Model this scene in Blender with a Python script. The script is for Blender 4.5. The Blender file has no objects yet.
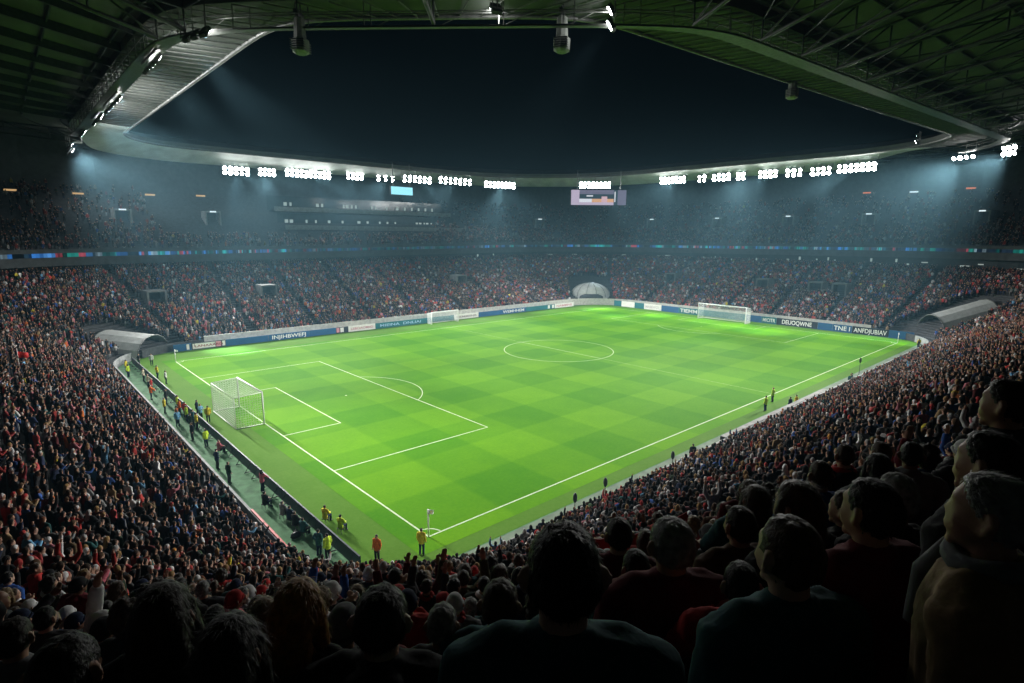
import bpy, bmesh, math, random
import numpy as np
from mathutils import Vector, Matrix, Euler
random.seed(7)
RNG = np.random.default_rng(7)

#GEOM
# ------------------------------------------------------------------ stadium plan (metres)
# pitch corner nearest the camera at (0,0); touchline along +x (105 m), goal line along +y (68 m)
RX0, RX1, RY0, RY1 = -7.5, 112.0, -5.5, 78.0
SEGL, SEGT, ARC = 40, 60, 16

def contour(s, x0=RX0, x1=RX1, y0=RY0, y1=RY1, r=(8, 12, 14, 14)):
    """closed outline, offset outwards by s; fixed point count so that outlines can be lofted"""
    X0, X1, Y0, Y1 = x0 - s, x1 + s, y0 - s, y1 + s
    rn, rr, rf, rl = [max(.3, q + s) for q in r]
    P = []
    def line(a, b, n):
        for i in range(n):
            t = i / n
            P.append((a[0] + (b[0] - a[0]) * t, a[1] + (b[1] - a[1]) * t))
    def arc(cx, cy, rad, a0, a1):
        for i in range(ARC):
            a = math.radians(a0 + (a1 - a0) * i / ARC)
            P.append((cx + rad * math.cos(a), cy + rad * math.sin(a)))
    line((X0, Y1 - rl), (X0, Y0 + rn), SEGL)
    arc(X0 + rn, Y0 + rn, rn, 180, 270)
    line((X0 + rn, Y0), (X1 - rr, Y0), SEGT)
    arc(X1 - rr, Y0 + rr, rr, -90, 0)
    line((X1, Y0 + rr), (X1, Y1 - rf), SEGL)
    arc(X1 - rf, Y1 - rf, rf, 0, 90)
    line((X1 - rf, Y1), (X0 + rl, Y1), SEGT)
    arc(X0 + rl, Y1 - rl, rl, 90, 180)
    return np.array(P)

NC = 2 * SEGL + 2 * SEGT + 4 * ARC
I_LEFT0, I_NEAR, I_TOUCH = 0, SEGL, SEGL + ARC
I_RARC = I_TOUCH + SEGT
I_END = I_RARC + ARC
I_FARC = I_END + SEGL
I_FAR = I_FARC + ARC
I_LARC = I_FAR + SEGT

def _rake():
    P = contour(0); k = np.ones(NC)
    for i, (x, y) in enumerate(P):
        t = max(x, y)
        u = min(1, max(0, (t - 12) / 45)); u = u * u * (3 - 2 * u)
        k[i] = 1 - .25 * u
    return k
RAKE = _rake()
ROW = .8
def zlow(s, k): return .35 + k * (.585 * s + .0005 * s * s)
NROW_NEAR, NROW_FAR = 42, 34
UP_S0, UP_Z0, UP_SLOPE, UP_ROWS = 24.0, 15.6, .5, 34
def zup(s): return UP_Z0 + UP_SLOPE * (s - UP_S0)
UP_I0, UP_I1 = I_RARC - 8, NC + 8          # the upper tier runs from past the right corner round to past the left one
#ENDGEOM
CAMX, CAMY = -18.71, -28.41
def ss(t):
    t = min(1.0, max(0.0, t)); return t * t * (3 - 2 * t)
def bump(x, y, s):
    """the rows beside the camera climb a little towards the right-hand stand"""
    t = (x - CAMX) * .739 - (y - CAMY) * .673
    return .8 * ss((t - .3) / 2.5) * (1 - ss((t - 5) / 18)) * ss((s - 17) / 8)
def s_of(x, y):
    cx, cy = RX0 + 8, RY0 + 8
    if x < cx and y < cy: return math.hypot(x - cx, y - cy) - 8
    return max(RX0 - x, RY0 - y)
def rake_at(x, y):
    u = ss((max(x, y) - 12) / 45); return 1 - .25 * u
def ground_z(x, y):
    s = s_of(x, y); return zlow(math.floor(s / ROW + 1e-6) * ROW, rake_at(x, y)) + bump(x, y, s)
PC0 = contour(0)
UPOFF = .35 + .0085 * (PC0[:, 0] - PC0[:, 1])        # the upper tier runs slightly higher at the far end

C = bpy.context.scene.collection
# ------------------------------------------------------------------ materials
def nd(nt, t, **kw):
    n = nt.nodes.new(t)
    for k, v in kw.items(): setattr(n, k, v)
    return n
def mat(name, col, rough=.7, var=.25, scale=6, bump_=.0, metal=0, spec=.3, vcol=None, coord='Object'):
    m = bpy.data.materials.new(name); m.use_nodes = True; nt = m.node_tree; nt.nodes.clear()
    out = nd(nt, 'ShaderNodeOutputMaterial'); b = nd(nt, 'ShaderNodeBsdfPrincipled')
    nt.links.new(b.outputs[0], out.inputs[0])
    b.inputs['Roughness'].default_value = rough; b.inputs['Metallic'].default_value = metal
    b.inputs['Specular IOR Level'].default_value = spec
    tc = nd(nt, 'ShaderNodeTexCoord'); nz = nd(nt, 'ShaderNodeTexNoise')
    nz.inputs['Scale'].default_value = scale; nz.inputs['Detail'].default_value = 4
    nt.links.new(tc.outputs[coord], nz.inputs['Vector'])
    mp = nd(nt, 'ShaderNodeMapRange'); mp.inputs['From Min'].default_value = .3; mp.inputs['From Max'].default_value = .7
    mp.inputs['To Min'].default_value = 1 - var; mp.inputs['To Max'].default_value = 1 + var
    nt.links.new(nz.outputs['Fac'], mp.inputs['Value'])
    mx = nd(nt, 'ShaderNodeMix', data_type='RGBA', blend_type='MULTIPLY'); mx.inputs['Factor'].default_value = 1
    if vcol:
        a = nd(nt, 'ShaderNodeAttribute', attribute_name=vcol); nt.links.new(a.outputs['Color'], mx.inputs['A'])
    else: mx.inputs['A'].default_value = (*col, 1)
    nt.links.new(mp.outputs[0], mx.inputs['B']); nt.links.new(mx.outputs['Result'], b.inputs['Base Color'])
    if bump_:
        bp = nd(nt, 'ShaderNodeBump'); bp.inputs['Strength'].default_value = bump_; bp.inputs['Distance'].default_value = .02
        nt.links.new(nz.outputs['Fac'], bp.inputs['Height']); nt.links.new(bp.outputs[0], b.inputs['Normal'])
    return m
def glow(name, col, strength):
    m = bpy.data.materials.new(name); m.use_nodes = True; nt = m.node_tree; nt.nodes.clear()
    out = nd(nt, 'ShaderNodeOutputMaterial'); e = nd(nt, 'ShaderNodeEmission')
    e.inputs[0].default_value = (*col, 1); e.inputs[1].default_value = strength
    nt.links.new(e.outputs[0], out.inputs[0]); return m

M = {}
def mm(k, *a, **kw): M[k] = mat(k, *a, **kw); return M[k]
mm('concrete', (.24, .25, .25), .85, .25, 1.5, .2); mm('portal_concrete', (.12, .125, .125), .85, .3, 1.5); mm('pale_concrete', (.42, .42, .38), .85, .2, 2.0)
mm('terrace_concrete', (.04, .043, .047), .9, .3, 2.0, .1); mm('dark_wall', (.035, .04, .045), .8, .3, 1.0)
mm('carpet', (.07, .17, .08), .95, .3, 1.2, .1); mm('strip', (.11, .15, .105), .95, .25, .8)
mm('navy_panel', (.012, .018, .035), .5, .2, 3); mm('blue_panel', (.02, .09, .22), .4, .15, .6); mm('teal_panel', (.02, .14, .17), .4, .15, .6)
mm('white_panel', (.72, .7, .68), .5, .08, 2); mm('white_paint', (.8, .8, .8), .4, .05, 4); mm('pink_panel', (.6, .25, .32), .5, .1, 2)
mm('red_paint', (.45, .03, .03), .5, .2, 3); mm('dark_red_letter', (.25, .02, .03), .5, .1, 3)
mm('steel', (.12, .125, .12), .45, .25, 3, metal=.3); mm('dark_steel', (.035, .04, .038), .5, .3, 3, metal=.2)
mm('roof_panel', (.1, .112, .1), .8, .25, .25); mm('roof_strip', (.06, .066, .06), .65, .25, .35); mm('roof_strip_lit', (.5, .55, .53), .65, .2, .35); mm('coping', (.2, .2, .19), .85, .3, 1.5)  # far copy of the roof strip: floodlight spill painted in as a paler colour
mm('fabric_grey', (.38, .4, .39), .9, .15, 1.5); mm('fabric_dark', (.1, .11, .11), .9, .2, 1.5)
mm('speaker_grey', (.2, .22, .2), .6, .2, 6); mm('black_plastic', (.012, .012, .013), .5, .2, 5)
mm('glass_dark', (.02, .03, .035), .12, .3, .8, spec=.6)
M['lamp'] = glow('lamp', (1, 1, .97), 95); M['lamp_near'] = glow('lamp_near', (1, 1, .97), 220); M['window_glow'] = glow('window_glow', (.75, .9, .85), .35)
M['warm_glow'] = glow('warm_glow', (1, .62, .28), .55); M['red_glow'] = glow('red_glow', (1, .25, .12), .7); M['cool_glow'] = glow('cool_glow', (.85, .95, 1), 1.0)
M['cyan_screen'] = glow('cyan_screen', (.35, .85, 1), 1.1)
for k, c, s_ in (('screen_lilac', (.62, .52, .68), .75), ('screen_violet', (.28, .27, .4), .5), ('screen_dark', (.05, .09, .12), .5), ('screen_pink', (.75, .5, .55), .8), ('screen_orange', (.8, .45, .25), .8), ('screen_pale', (.75, .78, .85), .9)):
    M[k] = glow(k, c, s_)

def grass(name, a, b_, stripes):
    m = bpy.data.materials.new(name); m.use_nodes = True; nt = m.node_tree; nt.nodes.clear()
    out = nd(nt, 'ShaderNodeOutputMaterial'); p = nd(nt, 'ShaderNodeBsdfPrincipled'); nt.links.new(p.outputs[0], out.inputs[0])
    p.inputs['Roughness'].default_value = .85; p.inputs['Specular IOR Level'].default_value = .03
    tc = nd(nt, 'ShaderNodeTexCoord'); sx = nd(nt, 'ShaderNodeSeparateXYZ'); nt.links.new(tc.outputs['Object'], sx.inputs[0])
    n1 = nd(nt, 'ShaderNodeTexNoise'); n1.inputs['Scale'].default_value = .35; n1.inputs['Detail'].default_value = 6; n1.inputs['Roughness'].default_value = .65
    n2 = nd(nt, 'ShaderNodeTexNoise'); n2.inputs['Scale'].default_value = 3.5; n2.inputs['Detail'].default_value = 6
    for n in (n1, n2): nt.links.new(tc.outputs['Object'], n.inputs['Vector'])
    def math_(op, x, y=None):
        q = nd(nt, 'ShaderNodeMath', operation=op)
        for i, v in enumerate((x, y)):
            if v is None: continue
            if isinstance(v, (int, float)): q.inputs[i].default_value = v
            else: nt.links.new(v, q.inputs[i])
        return q.outputs[0]
    def band(axis, per, ph):
        # mown bands: soft-edged square wave, its edge wobbling with the turf
        w = math_('ADD', math_('MULTIPLY', math_('ADD', axis, ph), math.pi / per), math_('MULTIPLY', math_('SUBTRACT', n2.outputs['Fac'], .5), .12))
        q = nd(nt, 'ShaderNodeClamp'); nt.links.new(math_('ADD', math_('MULTIPLY', math_('SINE', w), 4.5), .5), q.inputs[0]); return q.outputs[0]
    n3 = nd(nt, 'ShaderNodeTexNoise'); n3.inputs['Scale'].default_value = .06; n3.inputs['Detail'].default_value = 3; nt.links.new(tc.outputs['Object'], n3.inputs['Vector'])
    f = math_('ADD', math_('ADD', math_('MULTIPLY', n1.outputs['Fac'], .4), math_('MULTIPLY', n2.outputs['Fac'], .3)), math_('MULTIPLY', math_('SUBTRACT', n3.outputs['Fac'], .6), .5))
    if stripes:
        f = math_('ADD', f, math_('ADD', math_('MULTIPLY', band(sx.outputs['X'], 6.18, 0), .21), math_('MULTIPLY', band(sx.outputs['Y'], 5.667, 5.667), .21)))
    else: f = math_('ADD', f, .1)
    if stripes:
        for gx_ in (1.0, 104.0):
            dx = math_('MULTIPLY', math_('SUBTRACT', sx.outputs['X'], gx_), .32); dy = math_('MULTIPLY', math_('SUBTRACT', sx.outputs['Y'], 34), .17)
            rr_ = math_('ADD', math_('ADD', math_('MULTIPLY', dx, dx), math_('MULTIPLY', dy, dy)), math_('MULTIPLY', n2.outputs['Fac'], .8))
            cl = nd(nt, 'ShaderNodeClamp'); nt.links.new(math_('SUBTRACT', 1.1, rr_), cl.inputs[0]); f = math_('ADD', f, math_('MULTIPLY', cl.outputs[0], .22))
    cr = nd(nt, 'ShaderNodeValToRGB'); nt.links.new(f, cr.inputs[0])
    cr.color_ramp.elements[0].position = .2; cr.color_ramp.elements[0].color = (*a, 1)
    cr.color_ramp.elements[1].position = .85; cr.color_ramp.elements[1].color = (*b_, 1)
    nt.links.new(cr.outputs[0], p.inputs['Base Color'])
    bp = nd(nt, 'ShaderNodeBump'); bp.inputs['Strength'].default_value = .25; bp.inputs['Distance'].default_value = .03
    nt.links.new(n2.outputs['Fac'], bp.inputs['Height']); nt.links.new(bp.outputs[0], p.inputs['Normal'])
    return m
M['turf'] = grass('turf', (.039, .155, .001), (.094, .24, .003), True)
M['turf_rough'] = grass('turf_rough', (.05, .135, .008), (.1, .19, .03), False)

def ribbon_mat():
    """lit advertising ribbon: blocks of blue, teal, white and dark"""
    m = bpy.data.materials.new('led_ribbon'); m.use_nodes = True; nt = m.node_tree; nt.nodes.clear()
    out = nd(nt, 'ShaderNodeOutputMaterial'); e = nd(nt, 'ShaderNodeEmission'); nt.links.new(e.outputs[0], out.inputs[0])
    a = nd(nt, 'ShaderNodeAttribute', attribute_name='Col'); nt.links.new(a.outputs['Color'], e.inputs[0]); e.inputs[1].default_value = .6
    return m
M['led_ribbon'] = ribbon_mat()

# ------------------------------------------------------------------ mesh helpers
class MB:
    def __init__(s): s.v = []; s.f = []; s.m = []; s.mi = 0
    def add(s, vs, fs):
        o = len(s.v); s.v += [tuple(v) for v in vs]; s.f += [tuple(i + o for i in f) for f in fs]; s.m += [s.mi] * len(fs); return s
    def box(s, c, d, rz=0, mtx=None):
        x, y, z = [q / 2 for q in d]
        vs = [Vector((sx * x, sy * y, sz * z)) for sx in (-1, 1) for sy in (-1, 1) for sz in (-1, 1)]
        R = mtx or Matrix.Rotation(rz, 3, 'Z')
        vs = [R @ v + Vector(c) for v in vs]
        return s.add(vs, [(0, 1, 3, 2), (4, 6, 7, 5), (0, 4, 5, 1), (2, 3, 7, 6), (0, 2, 6, 4), (1, 5, 7, 3)])
    def tube(s, pts, rad, n=8, cap=True):
        pts = [Vector(p) for p in pts]; k = len(pts)
        rad = [rad] * k if isinstance(rad, (int, float)) else rad
        vs = []; up = None
        for i, p in enumerate(pts):
            d = (pts[min(i + 1, k - 1)] - pts[max(i - 1, 0)]).normalized()
            if up is None:
                up = Vector((0, 0, 1)) if abs(d.z) < .9 else Vector((1, 0, 0))
            a = d.cross(up).normalized(); b = a.cross(d).normalized(); up = b
            for j in range(n):
                t = 2 * math.pi * j / n
                vs.append(p + (a * math.cos(t) + b * math.sin(t)) * rad[i])
        fs = [(i * n + j, i * n + (j + 1) % n, (i + 1) * n + (j + 1) % n, (i + 1) * n + j) for i in range(k - 1) for j in range(n)]
        if cap: fs += [tuple(range(n))[::-1], tuple((k - 1) * n + j for j in range(n))]
        return s.add(vs, fs)
    def rings(s, rg, n=16):
        """stack of elliptic rings (cx, cy, z, rx, ry), capped"""
        vs = [(cx + rx * math.cos(2 * math.pi * j / n), cy + ry * math.sin(2 * math.pi * j / n), z) for cx, cy, z, rx, ry in rg for j in range(n)]
        k = len(rg)
        fs = [(i * n + j, i * n + (j + 1) % n, (i + 1) * n + (j + 1) % n, (i + 1) * n + j) for i in range(k - 1) for j in range(n)]
        fs += [tuple(range(n))[::-1], tuple((k - 1) * n + j for j in range(n))]
        return s.add(vs, fs)
    def ell(s, c, r, n=12, k=8):
        rg = []
        for i in range(k + 1):
            a = -math.pi / 2 + math.pi * i / k
            q = max(.02, math.cos(a)); rg.append((c[0], c[1], c[2] + r[2] * math.sin(a), r[0] * q, r[1] * q))
        return s.rings(rg, n)
    def strip(s, A, B, closed=False):
        """quads between two equal polylines"""
        k = len(A); fs = [(i, (i + 1) % k, k + (i + 1) % k, k + i) for i in range(k if closed else k - 1)]
        return s.add(list(A) + list(B), fs)
    def mesh(s, name, mats):
        me = bpy.data.meshes.new(name); me.from_pydata(s.v, [], s.f)
        for q in (mats if isinstance(mats, (list, tuple)) else [mats]): me.materials.append(q)
        me.polygons.foreach_set('material_index', s.m); me.update(); return me
    def obj(s, name, mats, parent=None, smooth=False, loc=None):
        me = s.mesh(name, mats)
        if smooth: me.polygons.foreach_set('use_smooth', [True] * len(me.polygons))
        return link(name, me, parent, loc)
def link(name, data, parent=None, loc=None):
    o = bpy.data.objects.new(name, data); C.objects.link(o)
    if parent is not None: o.parent = parent
    if loc is not None: o.location = loc
    return o
def tag(o, label=None, cat=None, group=None, kind=None):
    if label: o['label'] = label
    if cat: o['category'] = cat
    if group: o['group'] = group
    if kind: o['kind'] = kind
    return o
def empty(name, loc=(0, 0, 0), rz=0, **kw):
    o = link(name, None, None, loc); o.rotation_euler[2] = rz; o.empty_display_size = .3
    return tag(o, **kw)
def text(parent, s, size, mtx, m, width=None, name='lettering'):
    cu = bpy.data.curves.new('t', 'FONT'); cu.body = s; cu.size = size; cu.extrude = .006; cu.offset = .012 * size
    cu.align_x = 'CENTER'; cu.align_y = 'CENTER'
    t = bpy.data.objects.new('t', cu); C.objects.link(t)
    me = bpy.data.meshes.new_from_object(t.evaluated_get(bpy.context.evaluated_depsgraph_get()))
    bpy.data.objects.remove(t); me.materials.clear(); me.materials.append(m)
    o = link(name, me, parent)
    if width and len(me.vertices):
        xs = [v.co.x for v in me.vertices]; k = width / (max(xs) - min(xs)); me.transform(Matrix.Diagonal((k, 1, 1, 1)))
    o.matrix_local = mtx; return o
def z3(P, z): return [(p[0], p[1], (z if np.isscalar(z) else z[i])) for i, p in enumerate(P)]

# ------------------------------------------------------------------ ground, pitch, markings
def sheet(name, x0, y0, x1, y1, z, m, kind='structure'):
    o = MB().add([(x0, y0, z), (x1, y0, z), (x1, y1, z), (x0, y1, z)], [(0, 1, 2, 3)]).obj(name, m); return tag(o, kind=kind)
sheet('ground', -110, -110, 210, 190, -.02, M['concrete'])
sheet('walkway', -9, -7, 113.5, 79.5, 0, M['carpet'])
sheet('concrete_path', -2, -5.3, 111, -3.1, .006, M['strip'])
sheet('turf_apron', -5, -3.0, 109.8, 76, .012, M['turf_rough'])
sheet('pitch', -1.6, -1.6, 106.6, 69.6, .018, M['turf'])
LW = .15; lm = MB()
def seg(x0, y0, x1, y1):
    d = math.hypot(x1 - x0, y1 - y0); ux, uy = (x1 - x0) / d * LW / 2, (y1 - y0) / d * LW / 2
    a, b = (x0 - ux, y0 - uy), (x1 + ux, y1 + uy); nx, ny = -uy, ux
    lm.add([(a[0] + nx, a[1] + ny, .024), (a[0] - nx, a[1] - ny, .024), (b[0] - nx, b[1] - ny, .024), (b[0] + nx, b[1] + ny, .024)], [(0, 1, 2, 3)])
def rect(x0, y0, x1, y1, skip=None):
    # strips that butt end to end, no doubled corners
    h = LW / 2
    for a in ((x0 - h, y0 - h, x1 + h, y0 + h), (x0 - h, y1 - h, x1 + h, y1 + h), (x0 - h, y0 + h, x0 + h, y1 - h), (x1 - h, y0 + h, x1 + h, y1 - h)):
        if skip and a[0] <= skip <= a[2] and a[2] - a[0] < 1: continue
        lm.add([(a[0], a[1], .024), (a[2], a[1], .024), (a[2], a[3], .024), (a[0], a[3], .024)], [(0, 1, 2, 3)])
def ringarc(cx, cy, r, a0, a1, n=48):
    A = [(cx + (r - LW / 2) * math.cos(a0 + (a1 - a0) * i / n), cy + (r - LW / 2) * math.sin(a0 + (a1 - a0) * i / n), .0245) for i in range(n + 1)]
    B = [(cx + (r + LW / 2) * math.cos(a0 + (a1 - a0) * i / n), cy + (r + LW / 2) * math.sin(a0 + (a1 - a0) * i / n), .0245) for i in range(n + 1)]
    lm.strip(A, B)
LW = .125
rect(0, 0, 105, 68)
def qbox(x0, y0, x1, y1, gx):
    h = LW / 2; e = h if gx == 0 else -h
    xa, xb = (h, x1 + h) if gx == 0 else (x0 - h, 105 - h)
    for yy in (y0, y1): lm.add([(xa, yy - h, .024), (xb, yy - h, .024), (xb, yy + h, .024), (xa, yy + h, .024)], [(0, 1, 2, 3)])
    xx = x1 if gx == 0 else x0
    lm.add([(xx - h, y0 + h, .024), (xx + h, y0 + h, .024), (xx + h, y1 - h, .024), (xx - h, y1 - h, .024)], [(0, 1, 2, 3)])
LW = .115
qbox(0, 13.85, 16.5, 54.15, 0); qbox(0, 24.85, 5.9, 43.15, 0); LW = .09; qbox(88.5, 13.85, 105, 54.15, 1); qbox(99.5, 24.85, 105, 43.15, 1)
LW = .1
for xa, ya, yb in ((.05, 27.3, 45.7), (.02, .1, 27.2), (.02, 45.8, 67.9)): lm.add([(51.3 - xa, ya, .024), (51.3 + xa, ya, .024), (51.3 + xa, yb, .024), (51.3 - xa, yb, .024)], [(0, 1, 2, 3)])
ringarc(51.2, 36.5, 9.3, 0, 2 * math.pi, 80)
a_ = math.acos(5.6 / 9.15)
ringarc(11, 34, 9.15, -a_, a_); ringarc(94, 34, 9.15, math.pi - a_, math.pi + a_)
ringarc(0, 0, 1.0, .1, math.pi / 2 - .1, 12); ringarc(0, 68, 1.0, -math.pi / 2 + .1, -.1, 12); ringarc(105, 0, 1, math.pi / 2 + .1, math.pi - .1, 12)
for x in (11, 94): lm.add([(x + (.12) * math.cos(i * math.pi / 5), 34 + .12 * math.sin(i * math.pi / 5), .0255) for i in range(10)], [tuple(range(10))])
tag(lm.obj('pitch_markings', mat('line_paint', (.42, .52, .33), .8, .2, 3)), kind='structure')

# ------------------------------------------------------------------ goals
def goal(x, y0, y1, h, depth, dirx, label, back_h=None, horiz=False):
    """frame in white tube, box net behind it; dirx = the side on which the net lies"""
    g = empty('football_goal', (x, (y0 + y1) / 2, .02), label=label, cat='goal')
    if horiz: g.rotation_euler[2] = -math.pi / 2
    w = (y1 - y0) / 2; d = dirx * depth; bh = back_h or h
    MB().tube([(0, -w, 0), (0, -w, h), (0, w, h), (0, w, 0)], .09, 10).obj('goal_frame', M['white_paint'], g, True)
    b = MB()
    b.tube([(0, -w, h), (d, -w, bh)], .035, 6); b.tube([(0, w, h), (d, w, bh)], .035, 6)
    b.tube([(d, -w, .03), (d, w, .03)], .05, 6); b.tube([(0, -w, .03), (d, -w, .03)], .05, 6); b.tube([(0, w, .03), (d, w, .03)], .05, 6)
    b.tube([(d, -w, 0), (d, -w, bh), (d, w, bh), (d, w, 0)], .03, 6)
    b.obj('net_support', M['white_paint'], g, True)
    n = MB(); st = .25; t = .014
    def line(a, c): n.tube([a, c], t, 3, False)
    k = max(2, int(2 * w / st))
    for i in range(k + 1):
        yy = -w + 2 * w * i / k; sag = .12 * math.sin(math.pi * i / k)
        line((d, yy, .02), (d * .97, yy, bh - sag)); line((d * .97, yy, bh - sag), (0, yy, h))
    for i in range(1, int(bh / st) + 1):
        z = i * bh / (int(bh / st) + 1); line((d, -w, z), (d, w, z))
        for sgn in (-1, 1): line((0, sgn * w, z), (d, sgn * w, z))
    for i in range(1, int(depth / st) + 1):
        q = i / (int(depth / st) + 1)
        line((d * q, -w, h + (bh - h) * q), (d * q, w, h + (bh - h) * q))
        for sgn in (-1, 1): line((d * q, sgn * w, .02), (d * q, sgn * w, h + (bh - h) * q))
    n.obj('net', mat('net_cord', (.75, .77, .75), .8, .05, 4), g)
    return g
goal(-.1, 29.7, 37.6, 3.35, 2.7, -1, 'large white goal with box net on the nearest goal line, beside the group of stewards', 3.2)
goal(105.1, 29.5, 41.2, 3.7, 2.4, 1, 'white goal at the opposite end of the pitch, in front of blue boards', 3.3)
goal(54.3, -3.6, 3.6, 2.6, 1.6, -1, 'small white spare goal standing by the boards along the far touchline', 2.2, True).location = (54.3, 73.9, .02)

# ------------------------------------------------------------------ corner flags, small posts along the touchline
def flag(x, y, label):
    f = empty('corner_flag', (x, y, .02), label=label, cat='corner flag')
    MB().tube([(0, 0, 0), (0, 0, 1.9)], .05, 8).obj('pole', M['white_paint'], f, True)
    b = MB(); A = []; B = []
    for i in range(9):
        q = i / 8; A.append((.03 + .38 * q, .05 * math.sin(q * 6), 1.85 - .12 * q)); B.append((.03 + .38 * q, .05 * math.sin(q * 6 + .4), 1.55 - .1 * q))
    b.strip(A, B); o = b.obj('flag_cloth', M['white_paint'], f)
    md = o.modifiers.new('s', 'SOLIDIFY'); md.thickness = .012
flag(.0, .0, 'white corner flag at the near corner beside the steward in yellow')
flag(105, 0, 'small corner flag at the far end of the near touchline')
flag(0, 68, 'small corner flag at the far end of the near goal line by the tunnel canopy')
for i, (x, y) in enumerate(((9.3, -4.3), (12.9, -4.1), (21.3, -4.5), (69, -4.2))):
    g = empty('microphone_stand', (x, y, .006), rz=i, label=('black fluffy microphone on a stand by the near touchline, ' + ('closest to the corner flag', 'second from the corner flag', 'beside the man standing in black', 'tallest, beside the green jacket')[i]), cat='microphone', group='microphones along the touchline')
    h = 1.0 if i < 3 else 2.2
    b = MB(); b.tube([(0, 0, .25), (0, 0, h)], .03, 6)
    for k in range(3): b.tube([(0, 0, .3), (.3 * math.cos(k * 2.1), .3 * math.sin(k * 2.1), 0)], .02, 5)
    b.obj('stand', M['black_plastic'], g, True)
    MB().ell((0, 0, h + .28), (.16, .16, .38), 10, 8).obj('windshield', M['black_plastic'], g, True)
g = empty('equipment_bag', (-6.4, 5.6, 0), label='black equipment bag on the green walkway below the red wall rail', cat='bag')
MB().rings([(0, 0, 0, .3, .18), (0, 0, .12, .36, .22), (0, 0, .3, .3, .18), (0, 0, .38, .1, .06)], 12).obj('bag_body', M['black_plastic'], g, True)
MB().tube([(-.2, 0, .33), (-.1, 0, .5), (.1, 0, .5), (.2, 0, .33)], .02, 6).obj('handle', M['black_plastic'], g, True)

# ------------------------------------------------------------------ advertising boards
def board_far(x0, x1, m, label, txt=None, tm=None, h=1.15, inset=None, size=.75):
    L = x1 - x0; g = empty('advertising_board', ((x0 + x1) / 2, 76.1, .012), label=label, cat='advertising board', group='advertising boards round the far side')
    MB().box((0, 0, h / 2 + .03), (L - .05, .08, h)).obj('panel', m, g)
    b = MB()
    for sx in (-.4, .4): b.box((sx * L, .28, .3), (.06, .5, .06)); b.box((sx * L, .5, .2), (.06, .06, .4))
    b.obj('support', M['dark_steel'], g)
    if inset:
        for a, c, im in inset:
            MB().box(((a + c) / 2, -.05, h / 2 + .03), (c - a, .02, h * .78)).obj('sign_panel', im, g)
    if txt: text(g, txt, size, Matrix.Translation((0, -.062, h / 2)) @ Matrix.Rotation(math.pi / 2, 4, 'X'), tm or M['white_paint'], L * .82)
    return g
def board_end(y0, y1, m, label, txt=None, tm=None, h=1.5, size=1.0, wfrac=.82):
    """y0 > y1: the board runs to the right in the picture"""
    L = y0 - y1; g = empty('advertising_board', (109.9, (y0 + y1) / 2, .012), rz=-math.pi / 2, label=label, cat='advertising board', group='advertising boards round the far side')
    MB().box((0, 0, h / 2 + .03), (L - .05, .08, h)).obj('panel', m, g)
    b = MB()
    for sx in (-.4, .4): b.box((sx * L, .28, .3), (.06, .5, .06)); b.box((sx * L, .5, .2), (.06, .06, .4))
    b.obj('support', M['dark_steel'], g)
    if txt: text(g, txt, size, Matrix.Translation((0, -.062, h / 2)) @ Matrix.Rotation(math.pi / 2, 4, 'X'), tm or M['white_paint'], L * wfrac)
    return g
BL, TL, WH = M['blue_panel'], M['teal_panel'], M['white_panel']
board_far(1.4, 4.1, BL, 'plain blue board at the left end of the far touchline, with a white stripe', inset=[(.6, 1.0, WH)])
board_far(4.1, 9.4, M['navy_panel'], 'navy board carrying a white sign with dark red letters and a pink block', 'LANAAARD', M['dark_red_letter'], inset=[(-2.5, 1.0, WH), (1.1, 1.9, M['pink_panel']), (2.1, 2.55, M['white_panel'])], size=.5).children[-1].matrix_local = Matrix.Translation((-.75, -.068, .56)) @ Matrix.Rotation(math.pi / 2, 4, 'X') @ Matrix.Diagonal((.72, 1, 1, 1))
board_far(9.4, 16.6, BL, 'long plain blue board between the red-lettered sign and the white lettering')
board_far(16.6, 24.2, BL, 'blue board with tall white letters, nearest the left corner', 'INJIHBWEFJ', size=.95)
board_far(24.2, 29.6, BL, 'plain blue board right of the tall white letters on the far touchline')
board_far(29.6, 32.2, M['navy_panel'], 'dark board with two narrow white and orange strips', inset=[(-1.2, -.6, M['pink_panel']), (-.4, .3, WH)])
board_far(32.2, 38.2, WH, 'white board with a line of pink letters on the far touchline', 'LEBOAOMIID', M['pink_panel'], size=.6)
board_far(38.2, 50.4, TL, 'long teal blue board with pale letters, left of the spare goal', 'MIEINA  DNLIAI', mat('pale_blue_letter', (.35, .55, .75), .5, .1, 3))
board_far(50.4, 58.4, TL, 'plain teal board directly behind the spare goal')
board_far(58.4, 65.6, WH, 'white board just right of the spare goal', 'HEMMIINR', mat('grey_letter', (.3, .25, .28), .5, .1, 3), size=.6)
board_far(65.6, 72.6, BL, 'plain blue board halfway between spare goal and far corner')
board_far(72.6, 81.4, BL, 'blue board with a broad white word, near the far corner', 'WEMHHEM', size=.95)
board_far(81.4, 92.0, TL, 'long teal board near the far corner', inset=[(2.6, 3.4, WH), (4.2, 5.0, WH)])
board_far(92.0, 99.6, WH, 'white board next to the far corner dome', 'NAMMNE', M['pink_panel'])
board_end(70.0, 67.4, TL, 'short teal board right of the far corner dome')
board_end(67.4, 63.0, WH, 'low white board a little right of the far corner dome')
board_end(63.0, 59.9, TL, 'teal board between two white boards at the far end')
board_end(59.9, 54.5, WH, 'white board at the far end with faint letters', 'MAMWOL', mat('faint_letter', (.5, .48, .5), .5, .1, 3))
board_end(54.5, 49.4, BL, 'plain blue board left of the white capitals beside the far goal')
board_end(49.4, 43.6, TL, 'dark teal board with white capitals just left of the far goal', 'TIEMM', size=1.25)
board_end(43.6, 31.6, TL, 'long teal board behind the far goal')
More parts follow.
